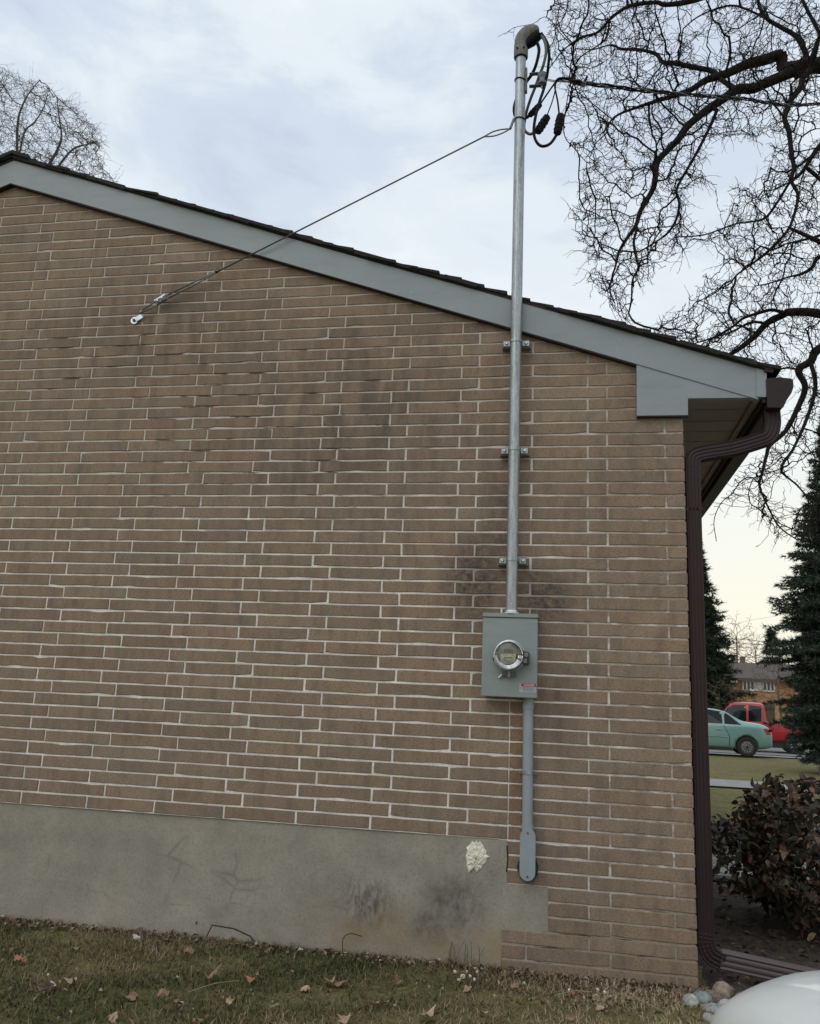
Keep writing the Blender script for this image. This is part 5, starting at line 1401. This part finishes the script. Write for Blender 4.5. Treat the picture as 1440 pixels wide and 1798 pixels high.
# dark litter on the mulch
rg_ = np.random.default_rng(44); V_, F_, T_ = [], [], []; lv, lf = ovate(3, 1, .6, .2, .3); nv_ = len(lv)
for k in range(1500):
    x = rg_.uniform(3.66, 6.5); y = rg_.uniform(-.05, 2.9); s_ = rg_.uniform(.015, .06)
    V_.append((lv * s_) @ np.array(rot_from(rg_, .35)).T + np.array([x, y, gz(x, y) + .034])); F_.append(np.array(lf) + k * nv_); T_.append(np.full(nv_, float(np.clip(rg_.normal(.4, .25), 0, 1))))
tag(np_obj('mulch_litter', np.concatenate(V_), np.concatenate(F_), LEAFT, None, (0, 0, 0), np.concatenate(T_)), 'scattered dark leaf scraps on the mulch of the bed', kind='stuff')

# ---------------------------------------------------------------- cobbles by the corner
def cobble(px_, py_, r_, sq, col_, seed, label):
    p_ = atz(px_, py_, .075); rg_ = np.random.default_rng(seed)
    import bmesh
    bm = bmesh.new(); bmesh.ops.create_icosphere(bm, subdivisions=3, radius=1)
    k1 = rg_.normal(size=3) * 1.2; k2 = rg_.normal(size=3) * 2
    for v in bm.verts:
        n_ = v.co.normalized(); d_ = 1 + .13 * math.sin(n_.dot(Vector(k1)) * 2 + seed) + .09 * math.sin(n_.dot(Vector(k2)) * 2.2) + .03 * math.sin(n_.x * 9 + seed) * math.sin(n_.y * 8)
        v.co = Vector((n_.x * r_ * sq[0] * d_, n_.y * r_ * sq[1] * d_, n_.z * r_ * sq[2] * d_))
    me = bpy.data.meshes.new('cobble'); bm.to_mesh(me); bm.free(); me.shade_smooth()
    me.materials.append(simple('stone_' + str(seed), tuple(c_ * .8 for c_ in col_), .85, 0, .45, 38, 120, .5, rvar=.2))
    z_ = max(.055 if p_[1] < .15 else .04, 0) + r_ * sq[2] * .42
    o = inst(me, 'cobble', (p_[0], p_[1], z_), None, (rg_.uniform(-.2, .2), rg_.uniform(-.2, .2), rg_.uniform(0, 3)))
    tag(o, label, 'stone', 'round stones at the house corner')
for a_ in ((1214, 1756, .036, (1.35, .95, .75), (.42, .42, .40), 1, 'smooth white stone touching the grass at the foot of the brick corner'),
           (1231, 1752, .036, (1.1, 1.3, .8), (.25, .28, .27), 2, 'grey green oval stone between the white stone and the brown ones'),
           (1247, 1748, .034, (1.1, 1, .85), (.20, .165, .14), 3, 'mottled brown stone behind the pale ones at the corner'),
           (1255, 1752, .028, (1, 1.1, .9), (.20, .15, .14), 4, 'small reddish brown stone beside the biggest stone'),
           (1268, 1744, .045, (1.0, 1.0, 1.05), (.26, .21, .15), 5, 'biggest stone, tan and rounded, standing above the others'),
           (1276, 1762, .033, (1.3, .9, .7), (.40, .40, .39), 6, 'pale grey stone in front of the biggest tan stone'),
           (1257, 1771, .036, (1.3, .9, .75), (.36, .36, .37), 7, 'pale lilac grey stone nearest the white car'),
           (1242, 1765, .026, (1.2, 1, .7), (.30, .25, .22), 8, 'small pinkish stone wedged among the pale stones'),
           (1248, 1786, .030, (1.2, 1, .7), (.36, .35, .33), 9, 'chalky stone half under the dead grass, lowest of the heap'),
           (1306, 1752, .038, (1.4, 1, .7), (.22, .17, .155), 10, 'flat reddish stone lying apart toward the white car'),
           (1330, 1740, .032, (1.4, 1, .6), (.15, .20, .19), 11, 'dark green flat stone just above the white car hood'),
           (1228, 1741, .024, (1, 1, .8), (.11, .12, .12), 12, 'small dark stone tight against the brick corner')):
    cobble(*a_)

# ---------------------------------------------------------------- near lawn
rg_ = np.random.default_rng(77)
GRASS = tone_mat('grass_blades', [(0, (.034, .042, .014)), (.30, (.062, .072, .026)), (.46, (.110, .095, .045)), (.70, (.205, .150, .090)), (1, (.36, .28, .18))], .75)
n = 118000
x = rg_.uniform(-1.3, 3.85, n); y = -.004 - 2.1 * rg_.random(n) ** 1.5
patch_ = .5 + .28 * np.sin(x * 3.1 + 1.7 * np.sin(y * 4)) + .22 * np.sin(x * 9.3 + y * 7) * np.sin(y * 11 - x * 2) + .18 * np.sin(x * 1.3 - y * 2.2 + 2)
dead = np.clip((x - 2.65) / .7, 0, 1) * .55 + np.clip(1 - (-y) / .10, 0, 1) * .25
keep = rg_.random(n) < np.clip(.85 - .25 * dead - .35 * (np.sin(x * 6.7 + 2) * np.sin(y * 9 + x) > .72), .2, 1)
x, y, patch_, dead = x[keep], y[keep], patch_[keep], dead[keep]; n = len(x)
Lg = rg_.uniform(.022, .058, n) * (1 - .35 * dead); an = rg_.uniform(0, 2 * math.pi, n); ln = np.abs(rg_.normal(1.08, .36, n))
dx_, dy_ = np.cos(an) * np.sin(ln), np.sin(an) * np.sin(ln); dz_ = np.abs(np.cos(ln)) * .9 + .1
wv = rg_.uniform(.0012, .0024, n); sx, sy = -np.sin(an) * wv, np.cos(an) * wv
z0 = np.full(n, .050)
b1 = np.stack([x - sx, y - sy, z0], 1); b2 = np.stack([x + sx, y + sy, z0], 1)
mid = np.stack([x + dx_ * Lg * .5, y + dy_ * Lg * .5, z0 + dz_ * Lg * .62], 1); sv_ = np.stack([sx, sy, sx * 0], 1) * .8
tip = np.stack([x + dx_ * Lg * 1.05, y + dy_ * Lg * 1.05, z0 + dz_ * Lg * .95], 1)
V_ = np.stack([b1, b2, mid - sv_, mid + sv_, tip], 1).reshape(-1, 3); V_[:, 1] = np.minimum(V_[:, 1], -.001)
V_[:, 2] = np.maximum(V_[:, 2], .050)
b = np.arange(n)[:, None] * 5
F_ = np.concatenate([b + np.array([[0, 1, 3]]), b + np.array([[0, 3, 2]]), b + np.array([[2, 3, 4]])])
tn = np.clip(rg_.normal(.42, .21, n) + (patch_ - .5) * .55 + dead * 1.0, 0, 1)
tag(np_obj('grass', V_, F_, GRASS, None, (0, 0, 0), np.repeat(tn, 5)), 'short patchy green and straw coloured lawn in front of the wall', kind='stuff')
# scraps of dead leaf and straw along the wall foot and in the grass
V_, F_, T_ = [], [], []; k = 0
lv, lf = ovate(2, 1, .7, .4, .5); nv_ = len(lv)
for q in range(4200):
    r_ = rg_.random()
    if r_ < .5: x_ = rg_.uniform(-1, 3.75); y_ = -abs(rg_.normal(0, .05)) - .008
    elif r_ < .68: x_ = rg_.uniform(2.6, 3.9); y_ = -rg_.random() * .45 - .01
    else: x_ = rg_.uniform(-.8, 3.8); y_ = -rg_.random() * 1.5
    s_ = rg_.uniform(.006, .026) * (1.25 if y_ > -.12 else 1); V_.append((lv * s_) @ np.array(rot_from(rg_, .6)).T + np.array([x_, min(y_, -.012), .060 + rg_.random() * .012])); F_.append(np.array(lf) + q * nv_)
    T_.append(np.full(nv_, float(np.clip(rg_.normal(.62, .25), 0, 1))))
LIT = tone_mat('leaf_scraps', [(0, (.030, .020, .015)), (.4, (.085, .052, .032)), (.7, (.16, .105, .068)), (1, (.34, .28, .21))], .85)
tag(np_obj('leaf_litter', np.concatenate(V_), np.concatenate(F_), LIT, None, (0, 0, 0), np.concatenate(T_)), 'crumbled dead leaves along the foot of the wall and in the grass', kind='stuff')
# whole dry leaves
def maple(seed, curl):
    r_ = random.Random(seed); pts = []
    lob = [(0, .92), (.17, .66), (.38, .80), (.56, .56), (.84, .58), (.74, .32), (.88, .06), (.62, -.08), (.54, -.36), (.24, -.36), (.03, -.50)]
    lob = [(a * r_.uniform(.8, 1.15), b * r_.uniform(.85, 1.1)) for a, b in lob]
    half = [(a * .55, b * .55) for a, b in lob]; full = half + [(-a, b) for a, b in half[::-1] if a > 0]
    v = [(0, 0, 0)] + [(a * r_.uniform(.88, 1.1), b * r_.uniform(.88, 1.1), 0) for a, b in full]
    out_ = []
    for a, b, _ in v:
        d2 = a * a + b * b; out_.append((a, b, curl * d2 * 1.6 + .10 * math.sin(a * 7 + seed) + .08 * math.sin(b * 9 + seed * 2) - abs(a) * curl * .3))
    n_ = len(v) - 1; f = [(0, 1 + i, 1 + (i + 1) % n_) for i in range(n_)]
    f2 = []
    return out_, f
LM = [simple('dry_leaf_' + k_, c, .8, 0, .3, 30) for k_, c in (('tan', (.34, .24, .165)), ('brown', (.21, .13, .085)), ('rust', (.27, .125, .065)), ('grey', (.30, .26, .22)))]
lmesh = {}
for m_i, m_ in enumerate(LM):
    for q in range(3):
        v, f = maple(m_i * 7 + q, (.6, 1.1, -.8)[q]); me = bpy.data.meshes.new('fallen_leaf'); me.from_pydata(v, [], f); me.materials.append(m_); lmesh[m_i, q] = me
NM = ('tan', 'brown', 'rust red', 'pale grey')
rl = random.Random(14)
LEAVES = [(85, 1735, 3, .085), (285, 1742, 1, .07), (228, 1748, 1, .07), (365, 1718, 1, .08), (445, 1722, 2, .065), (600, 1730, 1, .085), (582, 1728, 0, .06), (540, 1735, 0, .06), (650, 1765, 0, .06), (745, 1790, 0, .085), (675, 1762, 0, .07),
          (845, 1778, 0, .06), (15, 1670, 1, .06), (35, 1690, 2, .06), (135, 1667, 0, .05), (330, 1675, 1, .05), (130, 1725, 0, .06), (310, 1765, 1, .05), (610, 1795, 0, .07), (480, 1770, 1, .05), (400, 1760, 0, .045), (700, 1725, 1, .05),
          (960, 1765, 1, .05), (1060, 1770, 0, .05), (1110, 1755, 1, .055), (905, 1740, 1, .05), (180, 1632, 1, .05), (60, 1628, 0, .055), (110, 1630, 1, .05), (30, 1628, 1, .05), (290, 1648, 1, .05), (470, 1668, 1, .05), (520, 1672, 1, .05), (575, 1672, 1, .055), (1010, 1745, 2, .045), (1000, 1790, 1, .05), (200, 1782, 0, .05), (820, 1740, 0, .045), (350, 1795, 1, .06)]
for i_, (a, b_, m_i, s_) in enumerate(LEAVES):
    p_ = atz(a, b_, .075); y_ = min(p_[1], -.03)
    o = inst(lmesh[m_i, rl.randrange(3)], 'fallen_leaf', (p_[0], y_, .078), None, (rl.uniform(-.45, .45), rl.uniform(-.45, .45), rl.uniform(0, 6.3)), s_ * rl.uniform(.95, 1.2))
    wherep = 'at the foot of the foundation' if y_ > -.15 else 'on the grass'
    near_ = [(.05, 'at the far shallow end of the wall'), (.55, 'short of the white tissue scrap'), (.95, 'about the white tissue scrap'), (1.25, 'below the cracked flake of parging'), (1.55, 'by the white paper scrap'), (1.85, 'before the bent dry stem'), (2.15, 'below the smoky streaks'), (2.45, 'under the black sooty smudge'), (2.75, 'below the cream plaster chips'), (3.15, 'under the lower conduit'), (9, 'short of the brick corner')]
    nr = next(t for a_, t in near_ if p_[0] < a_); dist_ = 'against the wall' if y_ > -.15 else ('in mid lawn' if y_ > -.62 else 'well out on the lawn')
    sz_ = 'big' if s_ > .075 else ('small' if s_ < .056 else 'medium')
    tag(o, sz_ + ' dry ' + NM[m_i] + ' leaf ' + dist_ + ', ' + nr, 'leaf', 'fallen leaves on the lawn')
# scraps of white and plaster bits
WPAP = simple('white_paper', (.72, .76, .78), .6, 0, .05)
def chip(px_, py_, s_, label, name, cat, m_, seed, grp=None):
    r_ = random.Random(seed); p_ = atz(px_, py_, .075); y_ = min(p_[1], -.02)
    n_ = 6; pts = [(s_ * r_.uniform(.5, 1) * math.cos(2 * math.pi * i / n_), s_ * r_.uniform(.5, 1) * math.sin(2 * math.pi * i / n_)) for i in range(n_)]
    v = [(p_[0] + a, y_ + b * .8, .066 + r_.uniform(0, s_ * .7)) for a, b in pts] + [(p_[0] + a * .9, y_ + b * .7, .060) for a, b in pts]
    f = [tuple(range(n_)), tuple(range(2 * n_ - 1, n_ - 1, -1))] + [(i, (i + 1) % n_, n_ + (i + 1) % n_, n_ + i) for i in range(n_)]
    tag(MB().add(v, f).build(name, m_, bevel=.001), label, cat, grp)
chip(319, 1758, .018, 'crumpled white paper scrap alone in the grass', 'paper_scrap', 'litter', WPAP, 1)
chip(240, 1643, .022, 'white crumpled tissue scrap against the foot of the foundation', 'paper_scrap', 'litter', WPAP, 2)
for q, (a, b_, s_) in enumerate(((800, 1703, .014), (812, 1712, .020), (826, 1710, .012), (838, 1703, .012), (846, 1698, .010), (806, 1716, .010), (820, 1702, .009), (834, 1716, .010), (1000, 1735, .010), (1050, 1733, .012), (1062, 1738, .009), (85, 1707, .007), (920, 1722, .009))):
    chip(a, b_, s_, ('cream plaster chip in the small heap on the grass under the filler patch' if 795 < a < 850 else ('white plaster chip in the straw below the brick corner' if a > 990 else 'tiny white chip alone in the lawn at ' + ('the near side of the brown leaf' if a < 200 else 'the wall foot past the heap'))), 'plaster_chip', 'debris', PLAS, 10 + q, 'plaster chips by the wall')
# taller weeds by the wall
wd = empty('weed_tuft', (2.50, -.03, .055), 'tuft of taller grass blades against the foundation below the filler patch', 'weed')
GRN = simple('weed_green', (.05, .075, .025), .7, 0, .2, 20)
for q in range(16):
    x_ = rl.uniform(2.42, 2.60); l = rl.uniform(.05, .13); le = rl.uniform(-.4, .4)
    MB().tube(curve_pts([(x_, -.022, .05), (x_ + le * l * .4, -.02, .05 + l * .6), (x_ + le * l, -.022, .05 + l)], 3), [.0016] * 6 + [.0006], 3).build('blade', GRN, wd)
wd2 = empty('withered_weed', (1.93, -.03, .055), 'bent dry stem leaning on the foundation near the grass', 'weed')
MB().tube(curve_pts([(1.90, -.03, .05), (1.895, -.02, .13), (1.93, -.015, .155), (1.99, -.02, .150)], 4), .0018, 4).build('stem', BARK, wd2)
tw = random.Random(6)
for q, (a, b_, c_, d_) in enumerate(((1075, 1742, 1165, 1776), (330, 1742, 420, 1722), (975, 1748, 1040, 1742))):
    p0, p1 = atz(a, b_, .075), atz(c_, d_, .075); p0[1] = min(p0[1], -.02); p1[1] = min(p1[1], -.02)
    tag(MB().tube(curve_pts([p0, (p0 + p1) / 2 + np.array([0, .01, .008]), p1], 5), .0022, 5).build('dry_stalk', simple('straw', (.26, .20, .13), .8)), ('straw stalk in the dead grass near the stones', 'pale stalk lying over leaves in the open lawn', 'short straw stalk by the wall under the brick corner')[q], 'twig')
